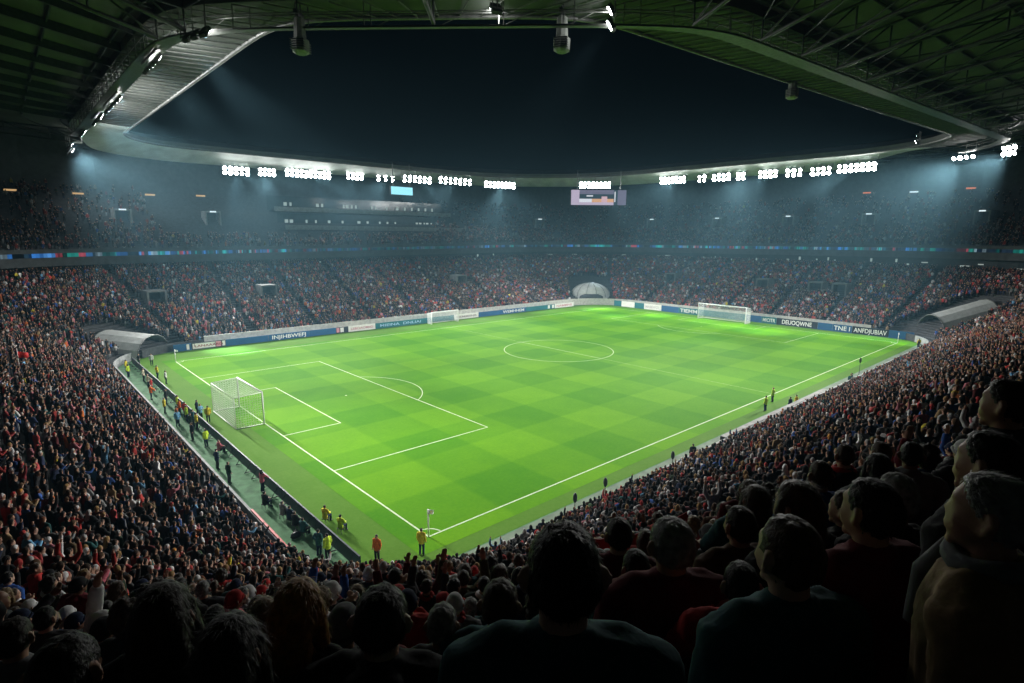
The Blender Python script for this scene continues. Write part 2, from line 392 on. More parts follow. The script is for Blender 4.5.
board_end(31.6, 28.0, BL, 'blue board just right of the far goal')
board_end(28.0, 24.6, TL, 'teal board with short white word right of the far goal', 'MICITR', size=1.1)
board_end(24.6, 15.9, M['navy_panel'], 'navy board with a wide white word, right of the far goal', 'DEUOQWNE', size=1.3, wfrac=.72)
board_end(15.9, 13.0, BL, 'bright blue plain board between the two widest white words')
board_end(13.0, 9.3, BL, 'blue board with a short white word near the right corner', 'TNE I', size=1.25)
board_end(9.3, 2.8, M['navy_panel'], 'navy board with a long white word near the right corner', 'ANFDJUBIAV', size=1.25, wfrac=.9)
board_end(2.8, -1.4, BL, 'last plain blue board beside the right tunnel canopy')
NB = 12; y_ = -.6
for i in range(NB):
    y0 = -.6 + i * 5.95
    where = ['at the corner, ending the row' if i == 0 else '', 'beside the crouching photographers', 'in front of the seated photographers', 'where a person in pink leans over'][i] if i < 4 else ['', '', '', '', 'behind the goal net, right half', 'behind the goal net, left half', 'beside the group of stewards', 'just past the group of stewards', 'next to the steward in yellow on the grass', 'third from the left tunnel', 'second from the left tunnel', 'closest to the left tunnel'][i]
    g = empty('pitch_side_barrier', (-5.1, y0 + 2.95, 0), label='dark navy pitchside barrier seen from behind, ' + where, cat='barrier', group='dark barrier panels behind the near goal line')
    MB().box((0, 0, .52), (.1, 5.9, .9)).obj('panel', M['navy_panel'], g)
    b = MB()
    for sy in (-2.2, 0, 2.2): b.box((-.3, sy, .1), (.55, .05, .06)); b.tube([(-.06, sy, .8), (-.52, sy, .1)], .025, 5)
    b.obj('support', M['dark_steel'], g)
# ------------------------------------------------------------------ stands
_cache = {}
def cont(s):
    k = round(s, 3)
    if k not in _cache: _cache[k] = contour(s)
    return _cache[k]
def cpt(s, i):
    P = cont(s); a = int(math.floor(i)); f = i - a
    p = P[a % NC] * (1 - f) + P[(a + 1) % NC] * f
    q0, q1 = cont(0)[a % NC], cont(10)[a % NC]
    n = (q0 - q1); n = n / np.linalg.norm(n)            # inwards
    return p, n
def upoff(i): a = int(math.floor(i)); f = i - a; return UPOFF[a % NC] * (1 - f) + UPOFF[(a + 1) % NC] * f
def loft(mb, rows, idx):
    """rows: list of (s, z or function of index)"""
    grid = []
    for s, z in rows:
        P = cont(s); grid.append([(P[i % NC][0], P[i % NC][1], z(i % NC) if callable(z) else z) for i in idx])
    n = len(idx); vs = [v for g in grid for v in g]
    fs = [(r * n + c, r * n + c + 1, (r + 1) * n + c + 1, (r + 1) * n + c) for r in range(len(rows) - 1) for c in range(n - 1)]
    mb.add(vs, fs)
def low(s): 
    P = cont(s + .01)
    return lambda i: zlow(s, RAKE[i]) + bump(P[i][0], P[i][1], s)
ranges = {
 'left': (list(range(NC - 8, NC + 31)), 'dark packed stand behind the nearest goal, at the left edge'),
 'corner': (list(range(30, I_TOUCH + 11)), 'steep dark stand at the near corner where the spectators closest to the camera stand'),
 'right': (list(range(I_TOUCH + 10, I_RARC + 9)), 'packed stand along the near touchline, running away to the right tunnel'),
 'end': (list(range(I_RARC + 8, I_FARC + 9)), 'two-tier stand behind the opposite goal, right of the far corner dome'),
 'far': (list(range(I_FARC + 8, I_LARC + 9)), 'two-tier stand along the far touchline with the pale parapet, left of the far corner dome')}
for k, (idx, label) in ranges.items():
    g = empty('grandstand', (0, 0, 0), label=label, cat='stand')
    near = k == 'corner'; nr = NROW_NEAR if k in ('corner',) else NROW_FAR
    r0 = 1 if k in ('left', 'corner') else 0
    rows = [(r0 * ROW, .05)]
    for r in range(r0, nr): rows += [(r * ROW, low(r * ROW)), ((r + 1) * ROW - .0, low(r * ROW))]
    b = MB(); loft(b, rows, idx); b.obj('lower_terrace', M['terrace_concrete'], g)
    pale = k in ('end', 'far')
    b = MB(); h = 1.85 if pale else 1.25; w0 = .66 if r0 else 0
    fi_ = idx if not pale else [i for i in idx if (I_END <= i <= I_LARC)]
    loft(b, [(w0 + .02, .03), (w0 + .02, h), (w0 - .16, h), (w0 - .16, .03)], fi_); b.obj('front_wall', M['pale_concrete' if pale else 'concrete'], g)
    if pale:
        b = MB(); ci_ = [i for i in idx if i <= I_END] if k == 'end' else [i for i in idx if i >= I_LARC]
        loft(b, [(0.02, .03), (0.02, 1.3), (-.16, 1.3), (-.16, .03)], ci_); b.obj('corner_wall', M['terrace_concrete'], g)
    if k == 'left':
        b = MB(); ii = list(range(36, 42)); loft(b, [(w0 - .18, h + .01), (w0 - .18, h + .1), (w0 - .04, h + .1), (w0 - .04, h + .01)], ii); b.obj('wall_rail', M['red_paint'], g)
    if k == 'right':
        b = MB(); ii = list(range(I_TOUCH + 17, I_TOUCH + 33)); loft(b, [(-.7, .0), (-.7, 1.3), (-.17, 1.3)], ii); b.obj('wall_coping', M['coping'], g)
    # the part with an upper tier
    ui = [i for i in idx if (UP_I0 <= (i if i >= UP_I0 else i + NC) <= UP_I1)]
    if k == 'left': ui = list(range(NC - 8, NC + 9))
    if k == 'right': ui = list(range(I_RARC - 8, I_RARC + 9))
    if k == 'corner': ui = []
    zt = lambda z: (lambda i: z + UPOFF[i])
    if ui:
        b = MB(); loft(b, [(27.2, 10.2), (27.2, zt(13.9))], ui); b.obj('club_wall', M['glass_dark'], g)
        b = MB()
        s0 = UP_S0
        loft(b, [(27.25, zt(13.9)), (s0 - .1, zt(13.75)), (s0 - .1, zt(16.65)), (s0 + .12, zt(16.65)), (s0 + .12, zt(15.6))], ui); b.obj('fascia', M['dark_wall'], g)
        rows = []
        for r in range(UP_ROWS): rows += [(s0 + r * ROW, zt(zup(s0 + r * ROW))), (s0 + (r + 1) * ROW, zt(zup(s0 + r * ROW)))]
        b = MB(); loft(b, rows, ui); b.obj('upper_terrace', M['terrace_concrete'], g)
        se = s0 + UP_ROWS * ROW
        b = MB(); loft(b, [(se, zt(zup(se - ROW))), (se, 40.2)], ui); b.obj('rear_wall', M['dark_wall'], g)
        # lit ribbon on the fascia, split into coloured blocks
        b = MB(); cols = []; i = ui[0]
        pal = [(.05, .25, .75), (.03, .5, .5), (.05, .16, .4), (.35, .5, .6), (.02, .05, .08), (.02, .3, .25), (.1, .35, .85), (.02, .04, .07), (.5, .08, .12), (.02, .12, .2)]
        while i < ui[-1]:
            n = RNG.choice([.12, .2, .3, .5]); j = min(i + n, ui[-1]); c = pal[RNG.integers(len(pal))]
            dim = .25 if k == 'far' and 195 < i < 232 else RNG.choice([.15, .6, 1, 1])
            p0, n0 = cpt(s0 - .14, i); p1, n1 = cpt(s0 - .14, j); za, zb = upoff(i), upoff(j)
            for q in range(3):
                t0, t1 = q / 3, (q + 1) / 3; w = .4 + .9 * RNG.random()
                A = p0 * (1 - t0) + p1 * t0; B = p0 * (1 - t1) + p1 * t1; z0 = za * (1 - t0) + zb * t0; z1 = za * (1 - t1) + zb * t1
                b.add([(A[0], A[1], 15.25 + z0), (B[0], B[1], 15.25 + z1), (B[0], B[1], 15.95 + z1), (A[0], A[1], 15.95 + z0)], [(0, 1, 2, 3)])
                cols.append([c[0] * w * dim, c[1] * w * dim, c[2] * w * dim, 1])
            i = j
        o = b.obj('ribbon_screen', M['led_ribbon'], g)
        at_ = o.data.attributes.new('Col', 'FLOAT_COLOR', 'FACE'); at_.data.foreach_set('color', np.array(cols, np.float32).ravel())
        # lit windows of the club level, also made to stand in for white lettering
        b = MB(); i = ui[0] + .5
        while i < ui[-1] - .5:
            if RNG.random() < .62:
                p0, _ = cpt(27.12, i); p1, _ = cpt(27.12, i + .22 + .25 * RNG.random()); z0 = 11.9 + RNG.choice([0, .6]) + upoff(i); hh = RNG.choice([.25, .4, .8])
                b.add([(p0[0], p0[1], z0), (p1[0], p1[1], z0), (p1[0], p1[1], z0 + hh), (p0[0], p0[1], z0 + hh)], [(0, 1, 2, 3)])
            i += .5 + .9 * RNG.random()
        tag(b.obj('lit_window', M['window_glow'], g), kind='stuff')
    rest = [i for i in idx if i not in ui[1:-1]] if ui else idx
    if k in ('left', 'right', 'corner'):
        if k == 'left': rest = list(range(NC + 8, NC + 31))
        if k == 'right': rest = list(range(I_TOUCH + 10, I_RARC - 7))
        se = nr * ROW
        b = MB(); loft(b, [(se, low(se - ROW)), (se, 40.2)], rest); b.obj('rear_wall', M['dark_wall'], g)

BLOCKED = []                                # places where nobody stands: (x, y, radius)
def portal(i, s, z, label, lit=False, w=2.6, h=2.5):
    p, n = cpt(s, i); rz = math.atan2(n[1], n[0]) + math.pi / 2
    g = empty('stairway_portal', (p[0], p[1], z), rz, label=label, cat='stairway', group='stairway portals in the stands')
    b = MB()
    for sx in (-1, 1): b.box((sx * (w / 2 + .15), 1.2, h / 2 - .3), (.3, 3.6, h + .6))
    b.box((0, 1.2, h + .12), (w + .6, 3.6, .24)); b.obj('portal_wall', M['portal_concrete'], g)
    MB().box((0, 2.6, h / 2 - .2), (w, .2, h + .4)).obj('doorway', M['dark_wall'], g)
    if lit: MB().box((0, -.63, h + .1), (w * .5, .06, .3)).obj('lamp', M['cool_glow'], g)
    BLOCKED.append((p[0] - n[0] * 1.2, p[1] - n[1] * 1.2, 2.6))
for i, w_ in ((249.5, 'grey stairway opening in the lower crowd near the left edge, above the left tunnel canopy'), (237.5, 'grey stairway opening in the lower crowd above the blue boards by the left corner'), (205, 'grey stairway opening in the lower crowd above the spare goal'),
              (170.5, 'grey stairway opening in the lower crowd above and left of the far goal'), (143.2, 'grey stairway opening on the right, left one of the close pair'), (139.6, 'grey stairway opening on the right, right one of the close pair'), (152, 'grey stairway opening in the lower crowd right of the far goal')):
    portal(i, 13.5, zlow(13.6, .75) - .2, w_)
for i, w_ in ((248.9, 'lit stairway portal in the dark upper tier, nearest the left edge'), (239.7, 'lit stairway portal in the upper tier, second from the left edge'), (183.6, 'small lit stairway portal in the upper tier left of the video screen'), (175.8, 'lit stairway portal in the upper tier just right of the video screen'),
              (169.8, 'lit stairway portal in the upper tier above the far goal'), (155, 'lit stairway portal in the upper tier, third from the right edge'), (141.1, 'lit stairway portal in the upper tier, second from the right edge'), (129.9, 'lit stairway portal in the upper tier, nearest the right edge')):
    portal(i, 36, zup(36) + upoff(i), w_, True)
# hospitality balconies in the upper part of the far stand
for s, z, label in ((32.0, 20.3, 'lower pale balcony of hospitality boxes across the far upper tier'), (38.5, 24.8, 'upper pale balcony of hospitality boxes under the far floodlights')):
    g = empty('hospitality_balcony', (0, 0, 0), label=label, cat='balcony'); ii = list(range(195, 231))
    b = MB(); loft(b, [(s + 5, z), (s, z), (s, z + 1.1), (s + .2, z + 1.1), (s + .2, z + .3), (s + 5, z + .3)], ii); b.obj('slab', M['portal_concrete'], g)
    b = MB(); loft(b, [(s + 5, z - .5), (s + 5, z + 4)], ii); b.obj('window_wall', M['glass_dark'], g)
    b = MB()
    for i in np.arange(195.5, 230, .8):
        if RNG.random() < .4:
            p0, _ = cpt(s + 4.93, i); p1, _ = cpt(s + 4.93, i + .3 + .3 * RNG.random()); b.add([(p0[0], p0[1], z + 1.6), (p1[0], p1[1], z + 1.6), (p1[0], p1[1], z + 2.5), (p0[0], p0[1], z + 2.5)], [(0, 1, 2, 3)])
    tag(b.obj('lit_window', M['window_glow'], g), kind='stuff')

# ------------------------------------------------------------------ tunnel canopies in three corners
def canopy(loc, rz, w, h, L, label, dome=False, m='fabric_grey', tilt=.06):
    g = empty('tunnel_canopy', loc, rz, label=label, cat='canopy')
    b = MB(); A = []; n = 14; prof = []; n = 8
    for i in range(n + 1):
        a = math.pi * i / n; prof.append((-math.cos(a) * w / 2, math.sin(a) ** .85 * h))
    if dome:
        k = 8
        gr = [[(x * math.cos(.5 * math.pi * j / k * .92), j / k * L, z * (1 - .55 * (j / k) ** 2)) for x, z in prof] for j in range(k + 1)]
    else:
        k = 7; gr = [[(x, j / k * L, z + j / k * L * tilt) for x, z in prof] for j in range(k + 1)]
    vs = [v for r in gr for v in r]; q = n + 1
    b.add(vs, [(r * q + c, r * q + c + 1, (r + 1) * q + c + 1, (r + 1) * q + c) for r in range(k) for c in range(n)])
    o = b.obj('canopy_fabric', M[m], g); md = o.modifiers.new('s', 'SOLIDIFY'); md.thickness = .06
    for j in (0, k): MB().tube([(x * 1.005, y, z * 1.01) for x, y, z in gr[j]], .07, 6).obj('hoop', M['steel'], g, True)
    b = MB(); b.add([(x * .97, L * .35, z * .9) for x, z in prof], [tuple(range(len(prof)))]); b.obj('mouth_shade', M['black_plastic'], g)  # black sheet painted as the unlit inside of the tunnel
    x, y = loc[:2]
    for t in np.arange(-1, L - 1, 1.5): BLOCKED.append((x - math.sin(rz) * t, y + math.cos(rz) * t, w / 2 + (.3 if x < 50 else 1.6)))
    return g
canopy((-1.4, 76.0, .05), math.radians(52), 9.0, 3.1, 7.0, 'low grey fabric tunnel canopy at the left corner, in two slopes', tilt=.12)
canopy((113.8, -3.0, .05), math.radians(-132), 8, 4.8, 10, 'long pale grey tunnel canopy at the right corner beside the last blue board', tilt=.30)
# domed canopy in the far corner
g = empty('tunnel_dome', (107.6, 76.4, .02), math.radians(-45), label='pale grey dome with a dark mouth over the tunnel in the far corner', cat='canopy')
b = MB(); nu, nv, vs = 28, 8, []
for i in range(nv + 1):
    a = math.pi / 2 * i / nv
    for j in range(nu): vs.append((5.9 * math.cos(a) * math.cos(2 * math.pi * j / nu), 4 + 4.5 * math.cos(a) * math.sin(2 * math.pi * j / nu), 2.0 * min(1, (nv - i) / nv * 0 + 1) + 3.9 * math.sin(a)))
b.add(vs, [(i * nu + j, i * nu + (j + 1) % nu, (i + 1) * nu + (j + 1) % nu, (i + 1) * nu + j) for i in range(nv) for j in range(nu)])
b.strip([v for v in vs[:nu]], [(x, y, 0) for x, y, z in vs[:nu]], True); b.obj('dome_fabric', M['fabric_grey'], g, True)
MB().rings([(0, .4, 0, 3.6, 1.4), (0, .4, 2.2, 3.4, 1.35), (0, .7, 2.9, 2.6, 1.2)], 16).obj('mouth_shade', M['dark_wall'], g)  # solid dark block standing in for the shade of the opening
for k in range(6):
    a = math.pi * (1.1 + .16 * k); MB().tube([(5.95 * math.cos(a) * math.cos(t), 4 + 4.55 * math.sin(a) * math.cos(t), 2 + 3.95 * math.sin(t)) for t in np.linspace(0, 1.5, 8)], .06, 5).obj('rib', M['steel'], g, True)
for t in np.arange(0, 9, 1.5): BLOCKED.append((107.6 + .707 * t, 76.4 + .707 * t, 6.4))

# ------------------------------------------------------------------ roof
def roofc(s):
    P = contour(s, 1.5, 121, 4, 111, (21, 14, 40, 14)).copy()
    X0, Y0 = 1.5 - s, 4 - s; c = 19 + (1.55 * s if s <= 8 else 12.4 + .586 * (s - 8))
    for i in range(SEGL):
        P[i] = (X0, 111 + s - (14 + s) + (Y0 + c - (111 - 14)) * i / SEGL)
    for i in range(ARC):
        t = i / ARC; P[I_NEAR + i] = (X0 + c * t, Y0 + c * (1 - t))
    for i in range(SEGT):
        P[I_TOUCH + i] = (X0 + c + (121 - 14 - (X0 + c)) * i / SEGT, Y0)
    for i in range(I_NEAR + ARC // 2, I_END):
        w = 1 if i <= I_RARC else 1 - (i - I_RARC) / ARC
        if i >= I_TOUCH: P[i][1] += (2.8 - .095 * min(P[i][0], 107)) * w * (1 if P[i][0] > 26 else max(0, (P[i][0] - 8) / 18))
    for _ in range(10):
        Q = P.copy(); a, b_ = I_NEAR - 7, I_TOUCH + 8
        P[a:b_] = .25 * Q[a - 1:b_ - 1] + .5 * Q[a:b_] + .25 * Q[a + 1:b_ + 1]
    return P
def rz_(s): return 37.0 + (s * .05 if s <= 8 else .4 + .075 * (s - 8) + .8)
roof = empty('stadium_roof', (0, 0, 0), label='dark panelled roof over the stands all round the open sky, on tubular trusses', cat='roof')
RC = {s: roofc(s) for s in (0, 6.5, 8, 9, 13, 14, 20, 21, 27, 30, 35, 40, 45, 50, 52)}
def rloop(mb, rows):
    for (s0, z0), (s1, z1) in zip(rows, rows[1:]):
        A, B = z3(RC[s0], z0), z3(RC[s1], z1); mb.strip(A, B, True)
b = MB(); rloop(b, [(8, 37.4), (8, rz_(9)), (14, rz_(14)), (21, rz_(21)), (30, rz_(30)), (40, rz_(40)), (52, rz_(52))]); b.obj('ceiling_panel', M['roof_panel'], roof)
b = MB(); rloop(b, [(52, 42.2), (30, 41.6), (8, 40), (0, 37.9)]); b.obj('top_sheet', M['dark_wall'], roof)
b = MB(); rloop(b, [(0, 37.9), (0, 37.0)]); b.obj('edge_fascia', M['roof_strip'], roof)
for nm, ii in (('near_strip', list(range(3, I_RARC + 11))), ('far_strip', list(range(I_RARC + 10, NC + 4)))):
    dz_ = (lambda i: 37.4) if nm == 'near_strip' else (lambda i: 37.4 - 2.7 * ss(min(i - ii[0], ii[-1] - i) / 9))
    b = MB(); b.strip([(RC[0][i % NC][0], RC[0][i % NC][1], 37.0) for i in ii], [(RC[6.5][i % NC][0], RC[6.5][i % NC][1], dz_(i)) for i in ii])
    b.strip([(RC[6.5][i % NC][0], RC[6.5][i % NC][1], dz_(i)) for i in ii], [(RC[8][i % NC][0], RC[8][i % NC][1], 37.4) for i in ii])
    b.obj('ceiling_strip', M['roof_strip' if nm == 'near_strip' else 'roof_strip_lit'], roof)  # the far side takes the copy with the light painted in
b = MB(); b.tube([*z3(RC[0], 36.95), (RC[0][0][0], RC[0][0][1], 36.95)], .22, 8); b.obj('edge_beam', M['steel'], roof, True)
def lerp_pt(A, i): a = int(math.floor(i)) % NC; f = i - math.floor(i); return A[a] * (1 - f) + A[(a + 1) % NC] * f
# cross ribs and a walkway under the inner strip
b = MB()
for i in range(4, I_RARC + 10):
    p, q = RC[0][i], RC[8][i]; b.tube([(p[0], p[1], 36.9), (q[0], q[1], 37.25)], .07, 4)
tag(b.obj('strip_rib', M['steel'], roof), kind='stuff')
b = MB()
W0, W1 = RC[6.5], RC[8]
WI = range(0, I_RARC + 8); w0_, w1_ = [W0[i] for i in WI], [W1[i] for i in WI]
A = z3(w0_, 35.5); B = z3(w1_, 35.5); b.strip(A, B); b.strip(z3(w0_, 35.35), z3(w1_, 35.35)); b.strip(A, z3(w0_, 35.35))
b.tube(z3(w0_, 36.5), .05, 5); b.tube(z3(w1_, 36.5), .05, 5)
for i in range(0, I_RARC + 8, 2):
    for w in (W0, W1): b.tube([(w[i][0], w[i][1], 35.4), (w[i][0], w[i][1], 37.2)], .05, 4)
    j = (i + 1) % NC; b.tube([(W0[i][0], W0[i][1], 35.4), (W0[j][0], W0[j][1], 36.5)], .03, 4)
b.obj('lighting_walkway', M['steel'], roof)
for s in (9, 14, 20, 27, 35, 45):
    b = MB(); z = rz_(s) - .22
    L = [*z3(RC[s], z), (RC[s][0][0], RC[s][0][1], z)]; b.tube(L, .14, 6)
    b.obj('purlin', M['dark_steel'], roof, True)
# radial trusses, spaced about nine metres apart at the inner edge
def truss(i):
    b = MB()
    if i < SEGL - 3:                                             # plain deep rafters on the left side
        RCx = {s: lerp_pt(RC[s], i) for s in (8, 13, 20, 27, 35, 45, 52)}
        for (s0, p), (s1, q) in zip(list(RCx.items()), list(RCx.items())[1:]):
            z0, z1 = rz_(max(9, s0)), rz_(s1); d = np.array([-(q - p)[1], (q - p)[0]]); d = d / np.linalg.norm(d) * .16
            A = [(p[0] + d[0] * a, p[1] + d[1] * a, z0 - .02 - e) for a, e in ((-1, 0), (1, 0), (1, .85), (-1, .85))]; B = [(q[0] + d[0] * a, q[1] + d[1] * a, z1 - .02 - e) for a, e in ((-1, 0), (1, 0), (1, .85), (-1, .85))]
            b.add(A + B, [(0, 1, 2, 3), (7, 6, 5, 4), (1, 5, 6, 2), (2, 6, 7, 3), (3, 7, 4, 0)])
        b.obj('rafter', M['dark_steel'], roof); return
    S = [8, 13, 20, 27, 35, 45, 52]
    RCx = {s: lerp_pt(RC[s], i) for s in S}
    top = [(RCx[s][0], RCx[s][1], rz_(max(9, s)) - .35) for s in S]
    bot = [(RCx[s][0], RCx[s][1], rz_(max(9, s)) - .35 - 2.3 * (1 - .55 * k / 6)) for k, s in enumerate(S)]
    b.tube(top, .14, 6); b.tube(bot, .17, 6)
    for k in range(len(S)):
        b.tube([top[k], bot[k]], .08, 5)
        if k: b.tube([bot[k - 1], top[k]], .09, 5)
    b.obj('roof_truss', M['dark_steel'], roof, True)
for i in [*range(2, SEGL, 4), SEGL, SEGL + 8, I_TOUCH, *range(I_TOUCH + 5, I_RARC, 5), I_RARC + 4, I_RARC + 12, *range(I_END + 2, I_FARC, 5), I_FARC + 4, I_FARC + 12, *range(I_FAR + 3, I_LARC, 6), I_LARC + 5, I_LARC + 11]: truss(i)
# wind bracing between trusses, over the near corner and the right-hand side
b = MB()
for i0, i1 in [(SEGL, SEGL + 8), (SEGL + 8, I_TOUCH), (I_TOUCH, I_TOUCH + 5), *[(k, k + 5) for k in range(I_TOUCH + 5, I_TOUCH + 35, 5)], (SEGL - 2, SEGL)]:
    for sa, sb in ((8, 20), (20, 35), (35, 52)):
        for u, v in ((i0, i1), (i1, i0)):
            p, q = lerp_pt(RC[sa], u), lerp_pt(RC[sb], v); b.tube([(p[0], p[1], rz_(max(9, sa)) - 1.0), (q[0], q[1], rz_(sb) - 1.0)], .07, 5)
tag(b.obj('bracing', M['dark_steel'], roof, True), kind='stuff')

# ------------------------------------------------------------------ floodlights
FLOODS = []
def bank(a, b_, n, label, two=True, tgt=(52, 34, 0)):
    a, b_ = Vector(a), Vector(b_); c = (a + b_) / 2; d = b_ - a; L = max(.8, d.length); rz = math.atan2(d.y, d.x)
    t = Vector(tgt) - c; nrm = Vector((-math.sin(rz), math.cos(rz), 0))
    if nrm.dot(t) < 0: rz += math.pi
    g = empty('floodlight_bank', c, rz, label=label, cat='floodlight', group='floodlight banks under the roof edge')
    tilt = Matrix.Rotation(math.radians(-32), 3, 'X')
    br = MB()
    rowsn = 2 if two else 1
    lamps = []
    n = min(n, max(1, round(L / (1.2 if c.x > 0 else 1.05))))
    for r in range(rowsn):
        for k in range(n):
            x = -L / 2 + L * (k + .5) / n; z = (-.55 if r else .5) if two else 0
            lamps.append((x, z))
    br.box((0, -.35, 0), (L + .3, .08, .12))
    for x in (-L / 2, 0, L / 2): br.tube([(x, -.35, 0), (x, -.35, max(.4, 37.2 - c.z))], .05, 5)
    br.obj('bracket', M['steel'], g)
    for x, z in lamps:
        w = RNG.choice([.36, .42, .46]) if c.x > 0 else RNG.choice([.36, .44])
        lm_ = MB(); o = tilt @ Vector((0, .06, 0)); ring = []
        for j in range(10):
            q = tilt @ Vector((w * math.cos(j * math.pi / 5), .06, w * math.sin(j * math.pi / 5))); ring.append((q.x, q.y - .0, q.z))
        lm_.add(ring, [tuple(range(10))])
        hs = MB().box((0, -.12, 0), (.86, .3, .86), mtx=tilt).obj('lamp_housing', M['dark_steel'], g, loc=(x, 0, z))
        lm_.obj('lamp', M['lamp_near' if c.x < 0 else 'lamp'], hs)
    FLOODS.append((c, L, n * rowsn)); return g
bk = lambda *a, **k: bank(*a, **k)
bk((-5.5, 112, 34.6), (-5.5, 106, 34.6), 6, 'bright floodlight lowest on the left roof edge, throwing a beam down to the right')
bk((-5.5, 92, 35.0), (-5.5, 88, 35.0), 4, 'small floodlight bank just above the lowest one on the left roof edge', False)
bk((-5.5, 76, 35.3), (-5.5, 69, 35.3), 6, 'floodlight bank on the left roof edge, third from the lowest')
bk((-5.5, 64, 35.2), (-5.5, 54, 35.2), 8, 'floodlight bank in the middle of the left roof edge')
bk((-5.5, 39, 35.2), (-5.5, 33, 35.2), 5, 'floodlight bank on the left roof edge, second from the top')
bk((-4.6, 28, 35.2), (-3.6, 24.5, 35.2), 3, 'end floodlight bank highest on the left roof edge', False)
farb = [(22.5, 28.7, 33.5, 8), (30.5, 34.7, 33.8, 4), (36.9, 48.8, 34.1, 10), (53, 58.2, 34.5, 4), (61.5, 68.1, 34.7, 3), (66.1, 75.8, 34.3, 6, 109.5), (77.9, 90.2, 34.7, 7, 109.5)]
txt = ['leftmost wide bank of the far row', 'small bank second in the far row', 'widest bank in the left part', 'small bank left of the blue wall screen', 'sparse, above the blue wall screen', 'long bank right of the blue wall screen', 'bank left of the middle of the far row']
for (x0, x1, z, n, *y_), t in zip(farb, txt): bk((x0, (y_ or [116])[0], z), (x1, (y_ or [116])[0], z + .2), n, 'white floodlights under the far roof, ' + t)
bk((92.5, 106.6, 34.4), (102.3, 103.3, 34.3), 8, 'white floodlights under the far roof, just left of the video screen')
bk((113.6, 87.6, 34.3), (120.1, 80.7, 34.3), 8, 'wide bank of white floodlights right on top of the video screen')
endb = [(66.4, 58.1, 34.8, 7), (54.8, 51.9, 34.6, 2), (50.5, 45.2, 34.6, 4), (43.9, 41.3, 34.5, 2), (38.2, 33.3, 34.5, 4), (31.7, 27.5, 34.4, 3), (26, 21.3, 34.3, 4), (20.3, 12.3, 34.5, 7)]
txt = ['first bank right of the video screen', 'small bank, second right of the video screen', 'third bank right of the video screen', 'small bank in the middle of the row', 'bank above and right of the far goal', 'small bank before the last long ones', 'bank next to the brightest right-hand one', 'brightest bank at the right end of the row']
for (y0, y1, z, n), t in zip(endb, txt): bk((124, y0, z), (124, y1, z), n, 'white floodlights under the end roof, ' + t)
bk((126.1, 0, 35), (124.3, -4.3, 35), 4, 'low floodlight bank at the right roof edge, left one of the last two', False)
bk((121, -8.4, 35), (118.4, -11, 35), 3, 'floodlight bank touching the right edge of the view', True)
bk((18.6, 1.6, 36), (19.8, 2.6, 36), 1, 'single bright floodlight at the top, right of the middle loudspeaker', True)
bk((12.2, 8.2, 36.5), (12.9, 8.0, 36.5), 1, 'tiny white lamp on the near roof edge between the two loudspeakers', False)
bk((100.5, .2, 36), (101.5, .2, 36), 1, 'small vertical white lamp on the right roof edge', True)

# ------------------------------------------------------------------ hanging loudspeakers, screens, small lamps
def speaker(p, sc, label, rz):
    g = empty('hanging_loudspeaker', p, rz, label=label, cat='loudspeaker', group='loudspeakers hanging from the near roof edge')
    b = MB(); b.rings([(0, 0, -1.5 * sc, .5 * sc, .42 * sc), (0, 0, -1.35 * sc, .8 * sc, .66 * sc), (0, 0, -.5 * sc, .85 * sc, .7 * sc), (0, 0, -.35 * sc, .6 * sc, .5 * sc), (0, 0, 1.1 * sc, .52 * sc, .42 * sc), (0, 0, 1.2 * sc, .4 * sc, .32 * sc)], 8)
    b.obj('cabinet', M['speaker_grey'], g)
    b = MB()
    for k in range(5): b.box((0, .0, (-1.25 + .17 * k) * sc), (1.72 * sc, 1.1 * sc, .04))
    b.obj('grille', M['dark_steel'], g)
    b = MB()
    for sx in (-.35, .35): b.tube([(sx * sc, 0, 1.1 * sc), (sx * sc, 0, 37.5 - p[2])], .06, 6)
    b.box((0, 0, 1.5 * sc), (1.4 * sc, .3, .3)); b.obj('bracket', M['dark_steel'], g)
speaker((1.7, 19.6, 35.0), 1.0, 'grey hanging loudspeaker at the top left, at the end of the left roof edge', .8)
speaker((17.6, 5.7, 35.4), 1.0, 'grey hanging loudspeaker at the top, in the middle of the near roof edge', .6)
speaker((52.5, 1.6, 36.6), 1.0, 'grey hanging loudspeaker on the right roof edge', .2)
g = empty('red_flag', (-18.1, 38.5, 5.5), .4, label='small red flag waved above the crowd at the left edge', cat='flag')
MB().tube([(0, 0, 0), (0, 0, 3.4)], .025, 6).obj('pole', M['white_paint'], g, True)
b = MB(); A, B = [], []
for i in range(11): q = i / 10; A.append((.85 * q, .12 * math.sin(q * 7), 3.1 - .25 * q)); B.append((.85 * q, .12 * math.sin(q * 7 + .5), 2.5 - .1 * q))
b.strip(A, B); o = b.obj('flag_cloth', mat('red_flag_cloth', (.55, .02, .02), .8, .15, 3), g, True); md = o.modifiers.new('s', 'SOLIDIFY'); md.thickness = .01
g = empty('video_screen', (108.6, 75.8, 29.9), math.atan2(70.2 - 80.7, 114.2 - 102.6), label='large video screen hanging under the roof in the far corner, showing pale shapes', cat='screen')
W_, H_ = 15.4, 4.1
MB().box((0, .25, 0), (W_ + .5, .4, H_ + .4)).obj('screen_housing', M['black_plastic'], g)
sb = MB(); ms = ['screen_violet', 'screen_lilac', 'screen_dark', 'screen_pink', 'screen_orange', 'screen_pale']
